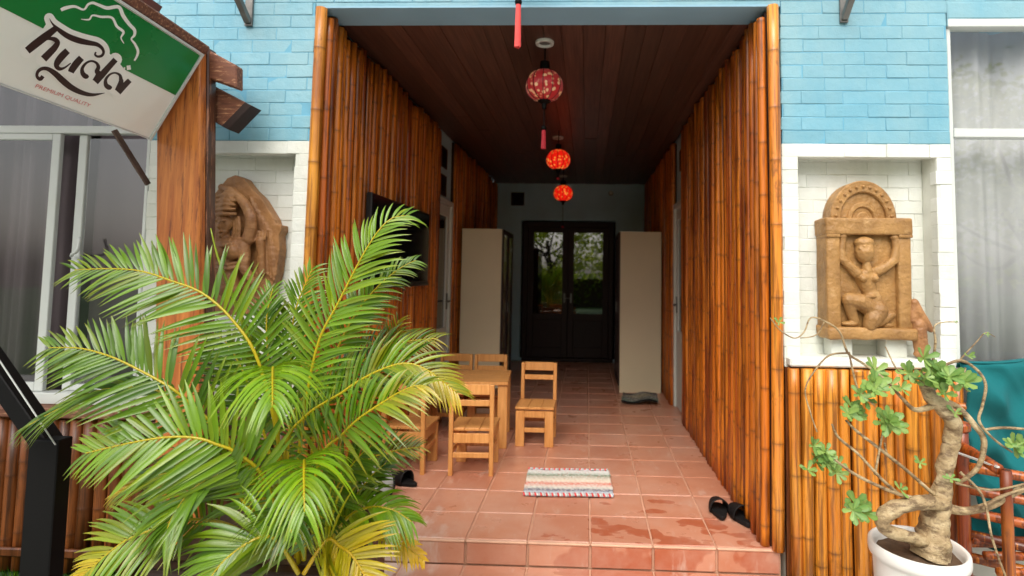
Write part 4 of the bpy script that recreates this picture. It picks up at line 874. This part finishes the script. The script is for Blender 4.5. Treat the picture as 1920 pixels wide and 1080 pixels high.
# ================================================================== ARECA PALM
palm = thing('areca_palm', 'large areca palm with arching yellow-ribbed fronds in front of the entrance', 'palm', (0, 0, 0))
def frond(pix, normal=(0, -.75, .66), Lm=.27, n=30, W=.021, t0=.12, yel=0., vang=20, droop=.5, shade=.5, tip=.35, seed=0, name='frond', a0=74, a1=32):
    r_ = random.Random(seed*13+5); n = int(n*1.2); Lm *= .9; droop *= .8
    pts = [at(x, y, d) for x, y, d in pix]; c = smooth_pts(pts, 40); Ls = [0]
    for a, b in zip(c, c[1:]): Ls.append(Ls[-1]+(b-a).length)
    tot = Ls[-1]; mb = MB(); N0 = V(normal).normalized()
    mb.tube(c, [.0058*(1-i/40)**.7+.0012 for i in range(40)], 6, 0, True, (.8, .55, 0) if yel < .5 else (.7, .8, 0))
    def samp(t):
        s = t*tot; k = 0
        while k < len(c)-2 and s > Ls[k+1]: k += 1
        u = (s-Ls[k])/max(1e-9, Ls[k+1]-Ls[k]); tan = (c[min(k+2, 39)]-c[max(k-1, 0)]).normalized(); return c[k].lerp(c[k+1], u), tan
    for i in range(n):
        for sd_ in (-1, 1):
            if r_.random() < .05: continue
            u = (i+.5+.25*sd_*.5+r_.uniform(-.2, .2))/n; t = t0+(1-t0)*u; p, T_ = samp(min(t, .999)); N = (N0-T_*N0.dot(T_)).normalized(); S_ = T_.cross(N)*sd_
            pr = (.55+.45*min(1, u/.25))*(1 if u < .55 else 1-(1-tip)*((u-.55)/.45)); L = Lm*pr*r_.uniform(.93, 1.06)
            al = R(a0+(a1-a0)*u**.9+r_.uniform(-4, 4)); va = R(vang*(1-.4*u)+r_.uniform(-7, 7))
            d = (T_*math.cos(al)+(S_*math.cos(va)+N*math.sin(va))*math.sin(al)).normalized()
            up_ = (N-d*N.dot(d)).normalized(); wd = d.cross(up_); wid = .54*W*(.75+.5*math.sin(math.pi*min(1, u*1.1)))*r_.uniform(.8, 1.15)
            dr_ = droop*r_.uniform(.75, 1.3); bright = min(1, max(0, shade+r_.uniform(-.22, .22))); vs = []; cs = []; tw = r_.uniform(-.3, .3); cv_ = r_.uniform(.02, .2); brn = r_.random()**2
            yl = max(0, min(1, (yel*1.1*(.35+.9*u) if yel > .5 else yel*2.6*max(0, u-.62)/.38*(1.2 if sd_ > 0 else .5)+.12*yel)+r_.uniform(-.14, .14))) if yel > 0 else max(0, r_.uniform(-.12, .10)); NS = 6
            for k in range(NS+1):
                s = k/NS; q = p+d*(L*s*(1-.08*s))+V((0, 0, -1))*(L*dr_*s**2.2*.7)-up_*(L*cv_*s*s)+T_*(L*.05*s*s)
                wv_ = wid*(.35+.65*min(1, s/.22))*(1-max(0, (s-.35)/.65)**1.6)*.5+.0004; ca, sa = math.cos(tw*s), math.sin(tw*s); w2 = wd*ca+up_*sa; fold = up_*(wv_*.35)
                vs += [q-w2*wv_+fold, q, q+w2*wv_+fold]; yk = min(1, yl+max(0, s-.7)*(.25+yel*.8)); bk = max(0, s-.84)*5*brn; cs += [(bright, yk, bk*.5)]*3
            fs = []
            for k in range(NS): a = k*3; fs += [(a, a+1, a+4, a+3), (a+1, a+2, a+5, a+4)]
            mb.add(vs, fs, 0, cs)
    return mb.build(name, M['leaf'], palm, smooth=True, attr=True)
FR = [
 # pixel polyline with depth (y), then options
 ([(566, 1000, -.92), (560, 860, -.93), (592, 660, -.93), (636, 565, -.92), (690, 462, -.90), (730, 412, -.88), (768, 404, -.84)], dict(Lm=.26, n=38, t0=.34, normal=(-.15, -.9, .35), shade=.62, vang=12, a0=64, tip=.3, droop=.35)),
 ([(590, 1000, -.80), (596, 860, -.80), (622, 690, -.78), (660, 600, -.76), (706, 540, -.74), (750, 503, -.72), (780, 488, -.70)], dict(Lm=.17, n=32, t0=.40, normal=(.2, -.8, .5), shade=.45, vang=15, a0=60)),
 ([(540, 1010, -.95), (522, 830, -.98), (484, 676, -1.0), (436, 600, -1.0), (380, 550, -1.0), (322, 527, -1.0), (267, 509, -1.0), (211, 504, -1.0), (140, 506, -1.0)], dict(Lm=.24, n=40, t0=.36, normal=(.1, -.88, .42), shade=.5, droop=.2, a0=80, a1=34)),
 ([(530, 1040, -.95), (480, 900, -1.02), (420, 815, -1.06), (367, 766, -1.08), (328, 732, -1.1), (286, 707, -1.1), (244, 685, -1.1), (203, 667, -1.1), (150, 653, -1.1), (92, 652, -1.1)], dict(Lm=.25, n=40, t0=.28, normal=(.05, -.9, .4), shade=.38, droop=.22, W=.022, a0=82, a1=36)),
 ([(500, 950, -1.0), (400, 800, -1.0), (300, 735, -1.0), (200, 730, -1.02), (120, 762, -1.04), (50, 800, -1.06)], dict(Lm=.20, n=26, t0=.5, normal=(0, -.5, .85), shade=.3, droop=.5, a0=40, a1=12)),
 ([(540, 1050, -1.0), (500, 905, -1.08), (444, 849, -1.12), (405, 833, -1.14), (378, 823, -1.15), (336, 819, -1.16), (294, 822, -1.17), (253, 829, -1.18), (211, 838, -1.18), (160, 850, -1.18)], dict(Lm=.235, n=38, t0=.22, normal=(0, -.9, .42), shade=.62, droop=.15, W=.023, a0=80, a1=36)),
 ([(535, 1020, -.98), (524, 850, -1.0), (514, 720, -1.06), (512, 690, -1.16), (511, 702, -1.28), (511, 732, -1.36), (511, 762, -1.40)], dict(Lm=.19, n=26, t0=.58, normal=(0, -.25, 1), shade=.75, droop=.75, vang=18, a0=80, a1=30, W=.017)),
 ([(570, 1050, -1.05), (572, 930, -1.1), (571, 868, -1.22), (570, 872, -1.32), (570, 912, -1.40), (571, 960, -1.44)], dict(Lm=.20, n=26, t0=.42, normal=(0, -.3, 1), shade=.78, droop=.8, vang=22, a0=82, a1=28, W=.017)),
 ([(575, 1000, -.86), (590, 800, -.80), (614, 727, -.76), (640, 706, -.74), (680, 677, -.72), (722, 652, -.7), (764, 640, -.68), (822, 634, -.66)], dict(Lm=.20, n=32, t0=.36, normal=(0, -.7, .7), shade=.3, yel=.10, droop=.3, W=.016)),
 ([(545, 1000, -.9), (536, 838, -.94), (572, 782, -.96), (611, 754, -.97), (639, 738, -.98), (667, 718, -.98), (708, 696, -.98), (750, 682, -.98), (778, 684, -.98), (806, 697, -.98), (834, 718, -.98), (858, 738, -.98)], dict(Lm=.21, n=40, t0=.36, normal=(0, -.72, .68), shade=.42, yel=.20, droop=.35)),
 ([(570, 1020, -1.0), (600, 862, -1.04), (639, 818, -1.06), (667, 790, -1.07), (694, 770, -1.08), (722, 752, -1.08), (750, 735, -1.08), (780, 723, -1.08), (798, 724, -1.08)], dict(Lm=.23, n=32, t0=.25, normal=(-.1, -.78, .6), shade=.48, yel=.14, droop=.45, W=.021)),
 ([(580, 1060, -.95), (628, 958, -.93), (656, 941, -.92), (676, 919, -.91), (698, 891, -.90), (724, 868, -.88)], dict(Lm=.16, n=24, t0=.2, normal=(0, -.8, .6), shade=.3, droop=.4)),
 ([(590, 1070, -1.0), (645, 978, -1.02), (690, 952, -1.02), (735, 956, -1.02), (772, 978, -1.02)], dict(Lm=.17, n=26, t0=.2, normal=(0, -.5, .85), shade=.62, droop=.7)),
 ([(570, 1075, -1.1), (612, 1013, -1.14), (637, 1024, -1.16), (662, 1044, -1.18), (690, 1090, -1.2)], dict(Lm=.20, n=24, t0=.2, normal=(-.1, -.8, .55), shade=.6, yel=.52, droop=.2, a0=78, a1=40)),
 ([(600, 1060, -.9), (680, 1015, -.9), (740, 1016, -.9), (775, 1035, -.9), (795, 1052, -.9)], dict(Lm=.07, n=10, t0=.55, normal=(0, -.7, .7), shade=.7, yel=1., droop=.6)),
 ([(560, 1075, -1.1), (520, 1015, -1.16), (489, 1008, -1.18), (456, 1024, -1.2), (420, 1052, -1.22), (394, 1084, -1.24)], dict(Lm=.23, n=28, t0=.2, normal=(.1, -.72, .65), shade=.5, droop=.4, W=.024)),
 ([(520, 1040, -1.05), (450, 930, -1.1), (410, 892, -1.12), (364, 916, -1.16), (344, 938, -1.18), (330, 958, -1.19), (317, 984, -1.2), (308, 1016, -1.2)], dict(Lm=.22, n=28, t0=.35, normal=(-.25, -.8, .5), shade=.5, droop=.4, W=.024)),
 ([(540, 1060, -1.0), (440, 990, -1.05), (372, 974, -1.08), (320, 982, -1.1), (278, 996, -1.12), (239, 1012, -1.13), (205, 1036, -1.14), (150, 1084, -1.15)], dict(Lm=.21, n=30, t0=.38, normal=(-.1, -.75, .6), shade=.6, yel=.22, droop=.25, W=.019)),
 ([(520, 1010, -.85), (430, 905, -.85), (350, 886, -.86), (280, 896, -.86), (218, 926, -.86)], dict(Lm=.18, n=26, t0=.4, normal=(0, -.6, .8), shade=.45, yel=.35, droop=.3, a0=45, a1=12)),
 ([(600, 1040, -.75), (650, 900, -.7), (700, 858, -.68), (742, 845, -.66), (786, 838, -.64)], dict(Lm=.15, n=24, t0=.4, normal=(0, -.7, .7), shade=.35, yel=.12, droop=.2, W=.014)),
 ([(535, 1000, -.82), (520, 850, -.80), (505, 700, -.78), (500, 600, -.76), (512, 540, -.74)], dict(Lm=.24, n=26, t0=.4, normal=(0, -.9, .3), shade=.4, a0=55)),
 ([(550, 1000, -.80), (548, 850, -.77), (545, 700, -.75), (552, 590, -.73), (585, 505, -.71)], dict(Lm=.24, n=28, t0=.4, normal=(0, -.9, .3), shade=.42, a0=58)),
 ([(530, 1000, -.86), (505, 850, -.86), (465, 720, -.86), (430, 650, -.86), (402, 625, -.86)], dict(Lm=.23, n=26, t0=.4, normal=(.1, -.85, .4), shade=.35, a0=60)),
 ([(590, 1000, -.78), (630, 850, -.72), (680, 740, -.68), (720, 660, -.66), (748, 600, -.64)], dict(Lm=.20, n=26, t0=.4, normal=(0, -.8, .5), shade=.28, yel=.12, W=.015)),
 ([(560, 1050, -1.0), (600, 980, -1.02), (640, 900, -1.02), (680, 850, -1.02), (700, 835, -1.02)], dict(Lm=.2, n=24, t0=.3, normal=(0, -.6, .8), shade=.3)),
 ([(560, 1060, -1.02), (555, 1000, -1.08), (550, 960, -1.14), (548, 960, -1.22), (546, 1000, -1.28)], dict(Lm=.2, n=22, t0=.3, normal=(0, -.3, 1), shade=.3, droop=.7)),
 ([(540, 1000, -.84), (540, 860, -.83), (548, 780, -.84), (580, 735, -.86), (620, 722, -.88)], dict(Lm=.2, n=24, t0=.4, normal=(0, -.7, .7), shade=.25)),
]
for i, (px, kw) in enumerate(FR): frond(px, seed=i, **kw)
mb = MB(); sp_ = smooth_pts([at(470, 640, -.95), at(430, 540, -.96), at(408, 480, -.96), at(395, 428, -.96)], 12); mb.tube(sp_, [.008*(1-i/12)+.001 for i in range(12)], 6, 0, True, (.75, .15, 0)); mb.build('spear_leaf', M['leaf'], palm, smooth=True, attr=True)
base_c = at(556, 1080, -.93)
for k in range(9):
    a = k*.698; bx_, by_ = -.93+.10*math.cos(a), -.90+.08*math.sin(a); hx = .10*math.cos(a)
    mb = MB(); pts = smooth_pts([(bx_, by_, .18), (bx_+hx*.3, by_-.01, .42), (bx_+hx*.6, by_, .62)], 10); mb.tube(pts, [.02-.0012*i for i in range(10)], 8, 0, True, (.6, .55 if k % 2 else .25, .35 if k % 3 == 0 else 0)); mb.build('stem', M['leaf'], palm, smooth=True, attr=True)
pt = thing('planter', 'dark brown square planter under the palm', 'planter', (-1.02, -.86, -.2))
mb = MB(); mb.box(-.30, .26, -.20, .22, 0, .56); mb.build('body', M['planter'], pt, bevel=.012, segs=2)
MB().box(-.32, .28, -.22, .24, .5605, .60).build('rim', M['planter'], pt, bevel=.01, segs=2); MB().box(-.27, .23, -.17, .19, .6002, .604).build('soil', M['soil'], pt)
# ================================================================== POTTED DESERT ROSE
pot = thing('flower_pot', 'round white glazed pot holding the twisted plant', 'pot', (1.272, -.45, -.2)); PZ = .252
prof = [(.001, 0), (.13, 0), (.135, .01), (.155, .12), (.172, .26), (.178, .385), (.182, .40), (.194, .405), (.197, .42), (.195, .445), (.186, .452), (.176, .445), (.168, .42), (.163, .36), (.001, .36)]
prof = [(r_*.88, z_) for r_, z_ in prof]; MB().lathe(prof, 48).build('pot_wall', M['pot'], pot, smooth=True)
vs = [(0, 0, .415)]; fs = []
for j in range(1, 6):
    for k in range(28): a = 2*math.pi*k/28; r_ = .147*j/5; vs.append((r_*math.cos(a), r_*math.sin(a), .408+.02*mnoise.noise(V((r_*30*math.cos(a), r_*30*math.sin(a), 2)))))
fs = [(0, 1+k, 1+(k+1) % 28) for k in range(28)]+[(1+j*28+k, 1+(j+1)*28+k, 1+(j+1)*28+(k+1) % 28, 1+j*28+(k+1) % 28) for j in range(4) for k in range(28)]
MB().add(vs, fs).build('soil', M['soil'], pot, smooth=True)
dz = thing('desert_rose', 'twisted desert rose with thick bare trunk, whipping branches and leaf rosettes', 'plant', (0, 0, 0))
def branch(pix, name='branch', n=None, wob=.10):
    P_ = [at(x, y, d) for x, y, w_, d in pix]; Wd = [.47*w_/2/F*(d-CAM.y) for x, y, w_, d in pix]
    c = smooth_pts([(p.x, p.y, p.z) for p in P_], n or len(P_)*7); L = [0]
    for a, b in zip(P_, P_[1:]): L.append(L[-1]+(b-a).length)
    rr = []
    for i in range(len(c)):
        s = L[-1]*i/(len(c)-1); k = 0
        while k < len(P_)-2 and s > L[k+1]: k += 1
        rr.append(Wd[k]+(Wd[k+1]-Wd[k])*(s-L[k])/max(1e-9, L[k+1]-L[k]))
    mb = MB(); mb.tube(c, rr, 22 if max(Wd) > .012 else 7, 0, True, None, wob); return mb.build(name, M['bark'], dz, smooth=True)
D = -.45
branch([(1742, 1040, 130, D), (1748, 1000, 108, D), (1755, 960, 88, D), (1768, 915, 64, D), (1774, 870, 58, D), (1785, 830, 60, D), (1787, 795, 58, D-.01), (1772, 768, 56, D-.01), (1748, 748, 52, D), (1736, 722, 46, D+.01), (1738, 700, 30, D+.01)], 'trunk', 130, .26)
branch([(1770, 945, 50, D-.02), (1735, 942, 54, D-.06), (1690, 950, 56, D-.08), (1655, 968, 54, D-.08), (1660, 992, 46, D-.07), (1700, 1006, 44, D-.05), (1735, 1015, 50, D-.02)], 'root', 90, .28)
BR = [
 [(1735, 938, 16, D-.06), (1690, 928, 14, D-.08), (1640, 908, 12, D-.09), (1598, 886, 11, D-.10), (1566, 862, 9, D-.1)],
 [(1690, 930, 13, D-.06), (1655, 900, 12, D-.08), (1610, 852, 11, D-.08), (1572, 820, 10, D-.08), (1560, 795, 8, D-.08)],
 [(1752, 928, 15, D-.03), (1700, 882, 13, D-.04), (1650, 842, 13, D-.05), (1606, 808, 11, D-.05), (1586, 788, 8, D-.05)],
 [(1640, 890, 9, D-.06), (1648, 850, 9, D-.06), (1655, 812, 8, D-.06), (1660, 790, 7, D-.06)], [(1700, 880, 7, D-.04), (1668, 858, 7, D-.03), (1658, 830, 6, D-.03)],
 [(1752, 760, 26, D), (1716, 768, 18, D-.02), (1690, 745, 12, D-.04), (1660, 712, 10, D-.05), (1616, 680, 9, D-.06), (1590, 662, 9, D-.07), (1574, 622, 8, D-.08), (1546, 602, 7, D-.08), (1520, 596, 6, D-.09), (1508, 622, 6, D-.09), (1490, 634, 5, D-.09), (1464, 620, 5, D-.1), (1444, 596, 4, D-.1)],
 [(1590, 662, 8, D-.07), (1556, 666, 7, D-.06), (1530, 692, 7, D-.06), (1510, 730, 6, D-.06), (1520, 775, 6, D-.07), (1532, 810, 6, D-.08)],
 [(1592, 660, 7, D-.07), (1600, 700, 8, D-.07), (1612, 735, 7, D-.07), (1640, 760, 6, D-.06)], [(1546, 602, 5, D-.08), (1530, 628, 5, D-.08), (1500, 634, 4, D-.08)],
 [(1756, 748, 28, D+.02), (1796, 764, 22, D), (1826, 796, 22, D-.02), (1845, 826, 20, D-.03), (1836, 872, 18, D-.03), (1812, 896, 16, D-.02), (1796, 905, 10, D)],
 [(1760, 690, 12, D), (1800, 676, 11, D-.01), (1832, 694, 11, D-.03), (1848, 722, 11, D-.04), (1842, 760, 11, D-.04), (1836, 790, 11, D-.04), (1862, 822, 9, D-.05), (1898, 848, 7, D-.06)],
 [(1742, 706, 12, D), (1750, 672, 11, D-.01), (1754, 640, 9, D-.02), (1752, 612, 7, D-.02), (1770, 604, 5, D-.02), (1796, 604, 4, D-.02)],
 [(1770, 950, 34, D+.02), (1810, 958, 30, D+.0), (1860, 946, 28, D-.02), (1905, 922, 26, D-.04), (1960, 900, 24, D-.05)], [(1840, 955, 14, D-.03), (1880, 930, 12, D-.05), (1960, 905, 10, D-.06)],
 [(1800, 885, 12, D), (1836, 920, 10, D-.05), (1850, 955, 10, D-.07), (1858, 1000, 9, D-.08), (1872, 1045, 8, D-.08), (1890, 1092, 8, D-.08)],
 [(1790, 905, 10, D), (1830, 915, 9, D-.03), (1870, 918, 8, D-.05), (1930, 905, 8, D-.06)], [(1795, 680, 6, D), (1832, 640, 5, D-.02), (1848, 624, 4, D-.03), (1866, 632, 3, D-.03)],
 [(1846, 806, 12, D-.02), (1880, 802, 10, D-.03), (1940, 806, 10, D-.04)], [(1810, 690, 8, D), (1806, 710, 9, D-.03), (1814, 735, 7, D-.03)], [(1700, 708, 7, D-.02), (1680, 690, 6, D-.02), (1660, 650, 5, D)],
]
for b in BR: branch(b)
lme = []
for k in range(3):
    vs, fs, cs = [], [], []
    for i in range(8):
        s = i/7; hw = .26*s**.85*math.sqrt(max(0, 1-s**7))+.035*(1-s)+(.015 if i == 7 else 0)
        z = .10*s*s*(1 if k else -1)-.05*s; yl = .18*max(0, 1-s*2)+.06*k; c_ = (.3+.25*k, yl, 0)
        vs += [(-hw, s, z+.10*hw), (0, s, z-.03), (hw, s, z+.10*hw)]; cs += [c_, (.5+.2*k, yl+.12, 0), c_]
    for i in range(7): a = i*3; fs += [(a, a+1, a+4, a+3), (a+1, a+2, a+5, a+4)]
    lme.append(MB().add(vs, fs, 0, cs).mesh('leaf', M['bleaf'], True, True))
CL = [(1640, 716, 46, 13), (1612, 740, 34, 8), (1690, 728, 34, 8), (1660, 792, 44, 12), (1590, 776, 40, 10), (1525, 836, 34, 9), (1550, 858, 36, 10), (1530, 866, 30, 7), (1572, 872, 32, 8), (1604, 944, 44, 11), (1745, 690, 46, 12), (1780, 706, 46, 12), (1730, 716, 40, 9), (1760, 722, 36, 8), (1800, 720, 32, 6), (1902, 838, 40, 10), (1725, 868, 26, 5), (1782, 898, 24, 5), (1688, 918, 30, 6), (1460, 604, 18, 5), (1790, 604, 10, 3), (1850, 628, 14, 4), (1815, 668, 20, 4), (1790, 775, 28, 5)]
for k, (px, py, sz, nl) in enumerate(CL):
  for rep_ in range(3 if nl > 6 else 1):
    d = D+rnd.uniform(-.10, -.02); c = at(px+(rnd.uniform(-.7, .7)*sz if rep_ else 0), py+(rnd.uniform(-.5, .5)*sz if rep_ else 0), d); ax_ = V((rnd.uniform(-.4, .4), -.75, rnd.uniform(.2, .8))).normalized(); q0 = ax_.to_track_quat('Z', 'Y')
    for i in range(int(nl*.8)+1):
        a = i*2.399+rnd.uniform(-.3, .3); el = R(rnd.uniform(8, 38)+(22 if i > nl*.65 else 0)); L = .58*sz/F*(d-CAM.y)*rnd.uniform(.7, 1.15)
        dl = q0 @ V((math.cos(a)*math.cos(el), math.sin(a)*math.cos(el), math.sin(el))); z_ = (ax_-dl*ax_.dot(dl)).normalized(); x_ = dl.cross(z_)
        o = link('leaf', lme[rnd.randrange(3)], dz); o.matrix_local = Matrix(((x_.x*L, dl.x*L, z_.x*L, c.x), (x_.y*L, dl.y*L, z_.y*L, c.y), (x_.z*L, dl.z*L, z_.z*L, c.z), (0, 0, 0, 1)))

# ================================================================== BAMBOO ARMCHAIR WITH TEAL CLOTH
ac = thing('bamboo_armchair', 'orange bamboo armchair standing below the pale curtained window', 'armchair', (0, 0, 0))
M['cane'] = bamboo_mat('cane', hexc(150, 66, 22), hexc(176, 84, 30), hexc(134, 54, 20), .4)
YA = -.22
def cane(a, b, r_, nm): return MB().tube(smooth_pts([a, (V(a)+V(b))/2+V((0, 0, .002)), b], 7), r_, 10).build(nm, M['cane'], ac, smooth=True)
xl_ = at(1805, 900, YA).x
for yy in (YA-.03, .30-.5+.02): pass
cane((xl_, YA, -.2), (xl_, YA, at(1805, 800, YA).z), .026, 'front_leg'); cane((2.25, YA, -.2), (2.25, YA, .68), .026, 'front_leg'); cane((1.64+.0, -.085, -.2), (1.66, -.085, .72), .02, 'back_leg'); cane((2.25, -.10, -.2), (2.25, -.08, .92), .02, 'back_leg')
MB().lathe([(.001, .02), (.03, .02), (.036, .008), (.036, -.012), (.028, -.02), (.001, -.02)], 20).build('leg_cap', M['cane'], ac, smooth=True, loc=(xl_, YA, at(1805, 800, YA).z))
pa = at(1800, 835, YA); pb = at(1872, 880, YA-.25); cane(pa, pb, .022, 'arm'); pe = pb+V((.02, -.01, 0)); cane(pe, (pe.x, pe.y, -.2), .02, 'arm_post')
MB().bar(at(1770, 840, YA-.02), at(1872, 876, YA-.26), .012, .006, (0, 0, 1)).build('arm_strip', M['alu'], ac)
for k in range(6):
    y_ = 905+k*42; cane(at(1812, y_-30, YA), at(1812, y_-30, YA)+V((.46, -.24, -.02)), .02, 'seat_slat')
for k in range(4): cane((xl_+.02, YA-.02-.07*k, .18-.03*k), (2.25, YA-.02-.07*k, .18-.03*k), .017, 'seat_cane')
cane((xl_, YA, .16), (2.25, YA, .16), .02, 'rail'); cane((1.66, -.085, .70), (2.25, -.08, .70), .02, 'back_rail')
M['teal'] = simple('teal_cloth', hexc(2, 96, 100), .95, .12, 4, .25, 120)
cl = thing('teal_cloth', 'teal cloth draped over the bamboo armchair back', 'cloth'); nx, nz_ = 60, 60; vs = []
xa, xb = at(1822, 700, -.16).x, 2.30; zt_, zb_ = at(1830, 679, -.16).z, .12
for j in range(nz_+1):
    v_ = j/nz_
    for i in range(nx+1):
        u_ = i/nx; x_ = xa+(xb-xa)*u_+.012*math.sin(v_*9)*(1-u_); z_ = zt_-(zt_-zb_)*v_-.01*math.sin(u_*7+1)*(1-v_)
        f_ = .03*abs(math.sin((u_*2.0-v_*1.7)*7))*(.4+v_)+.02*math.sin((u_*2.2+v_*1.1)*8)*v_**.5+.016*math.sin((u_*1.2-v_*2.4)*9+1.2)+.012*math.sin(u_*40+v_*8+2*math.sin(v_*6))*v_+.012*math.sin((v_*1.6+u_*.5)*14)*(1-u_); y_ = -.15-.07*v_+f_+(.03 if j == 0 else 0)+.05*max(0, .08-u_)/.08
        vs.append((x_, y_, z_))
MB_ = MB().add(vs, [(j*(nx+1)+i, j*(nx+1)+i+1, (j+1)*(nx+1)+i+1, (j+1)*(nx+1)+i) for j in range(nz_) for i in range(nx)]); o = MB_.build('cloth_sheet', M['teal'], cl, smooth=True); md = o.modifiers.new('thickness', 'SOLIDIFY'); md.thickness = .004
vs = []
for i in range(nx+1):
    x_ = xa+(xb-xa)*i/nx; f_ = .016*math.sin(i/nx*1.2*9+1.2)
    for j in range(6): a = j/5; vs.append((x_, -.12+f_+.05*a, zt_+.004*math.sin(a*3.1)-.01*math.sin(i/nx*7+1)-.001-.10*max(0, a-.7)))
o = MB().add(vs, [(i*6+j, (i+1)*6+j, (i+1)*6+j+1, i*6+j+1) for i in range(nx) for j in range(5)]).build('cloth_fold', M['teal'], cl, smooth=True); md = o.modifiers.new('thickness', 'SOLIDIFY'); md.thickness = .004

# ================================================================== GARDEN BEHIND THE VISITOR (seen in the window and door glass)
def tree(label, x, y, h, rad, seed, n=4200):
    r_ = random.Random(seed); t = thing('garden_tree', label, 'tree', (x, y, -.2), 0, 'garden trees facing the house'); mb = MB()
    mb.tube(smooth_pts([(0, 0, 0), (.1, .05, h*.3), (-.05, .1, h*.62)], 10), [.14-.009*i for i in range(10)], 9); tips = []
    for k in range(9):
        a = k*.7+r_.random(); e = V((rad*.8*math.cos(a)*r_.uniform(.5, 1), rad*.8*math.sin(a)*r_.uniform(.5, 1), h*r_.uniform(.36, .92))); mb.tube(smooth_pts([(-.02, .06, h*r_.uniform(.35, .58)), (e.x*.4, e.y*.4, e.z*.78), e], 7), [.05-.006*i for i in range(7)], 6); tips.append(e)
    mb.build('trunk', M['tbark'], t, smooth=True); lb = MB()
    cl_ = tips+[V((r_.uniform(-1, 1)*rad*.8, r_.uniform(-1, 1)*rad*.8, h*r_.uniform(.3, 1))) for _ in range(26)]
    for i in range(n):
        c = r_.choice(cl_); p = c+V((r_.gauss(0, .3), r_.gauss(0, .3), r_.gauss(0, .22)))*rad*.55; d = V((r_.uniform(-1, 1), r_.uniform(-1, 1), r_.uniform(-.8, .3))).normalized(); s = r_.uniform(.10, .2); o_ = d.orthogonal().normalized()*s*.32; o_.rotate(Matrix.Rotation(r_.uniform(0, 6.28), 3, d))
        b = r_.random(); lb.add([p, p+d*s*.5+o_, p+d*s, p+d*s*.5-o_], [(0, 1, 2, 3)], 0, (b, r_.random()*.3, 0))
    lb.build('crown', M['tleaf'], t, attr=True)
for i, (x, y, h, rad, lb) in enumerate(((-1.6, -8.6, 4.6, 1.7, 'broad garden tree opposite the double door'), (1.5, -9.6, 5.4, 2.0, 'tall garden tree opposite the plaque niche'), (4.6, -8.0, 4.6, 1.8, 'garden tree opposite the pale curtained window'), (7.6, -7.0, 5.2, 2.0, 'spreading garden tree at the corner of the yard'), (-5.2, -9.2, 5.2, 2.0, 'garden tree beyond the timber shelter'))): tree(lb, x, y, h, rad, i+3)
hd = thing('hedge', 'clipped green hedge along the far side of the yard', 'hedge', (0, -11.5, -.2)); lb = MB(); r_ = random.Random(5)
for i in range(5000):
    p = V((r_.uniform(-9, 10), r_.uniform(-.4, .4), r_.random()**.7*1.5)); d = V((r_.uniform(-1, 1), r_.uniform(-1, 1), r_.uniform(-.5, .8))).normalized(); s = r_.uniform(.12, .25); o_ = d.orthogonal().normalized()*s*.35
    lb.add([p, p+d*s*.5+o_, p+d*s, p+d*s*.5-o_], [(0, 1, 2, 3)], 0, (r_.random()*.5, 0, 0))
lb.build('foliage', M['tleaf'], hd, attr=True); MB().box(-9, 10, -.2, .2, 0, 1.3).build('woody_core', M['tbark'], hd)
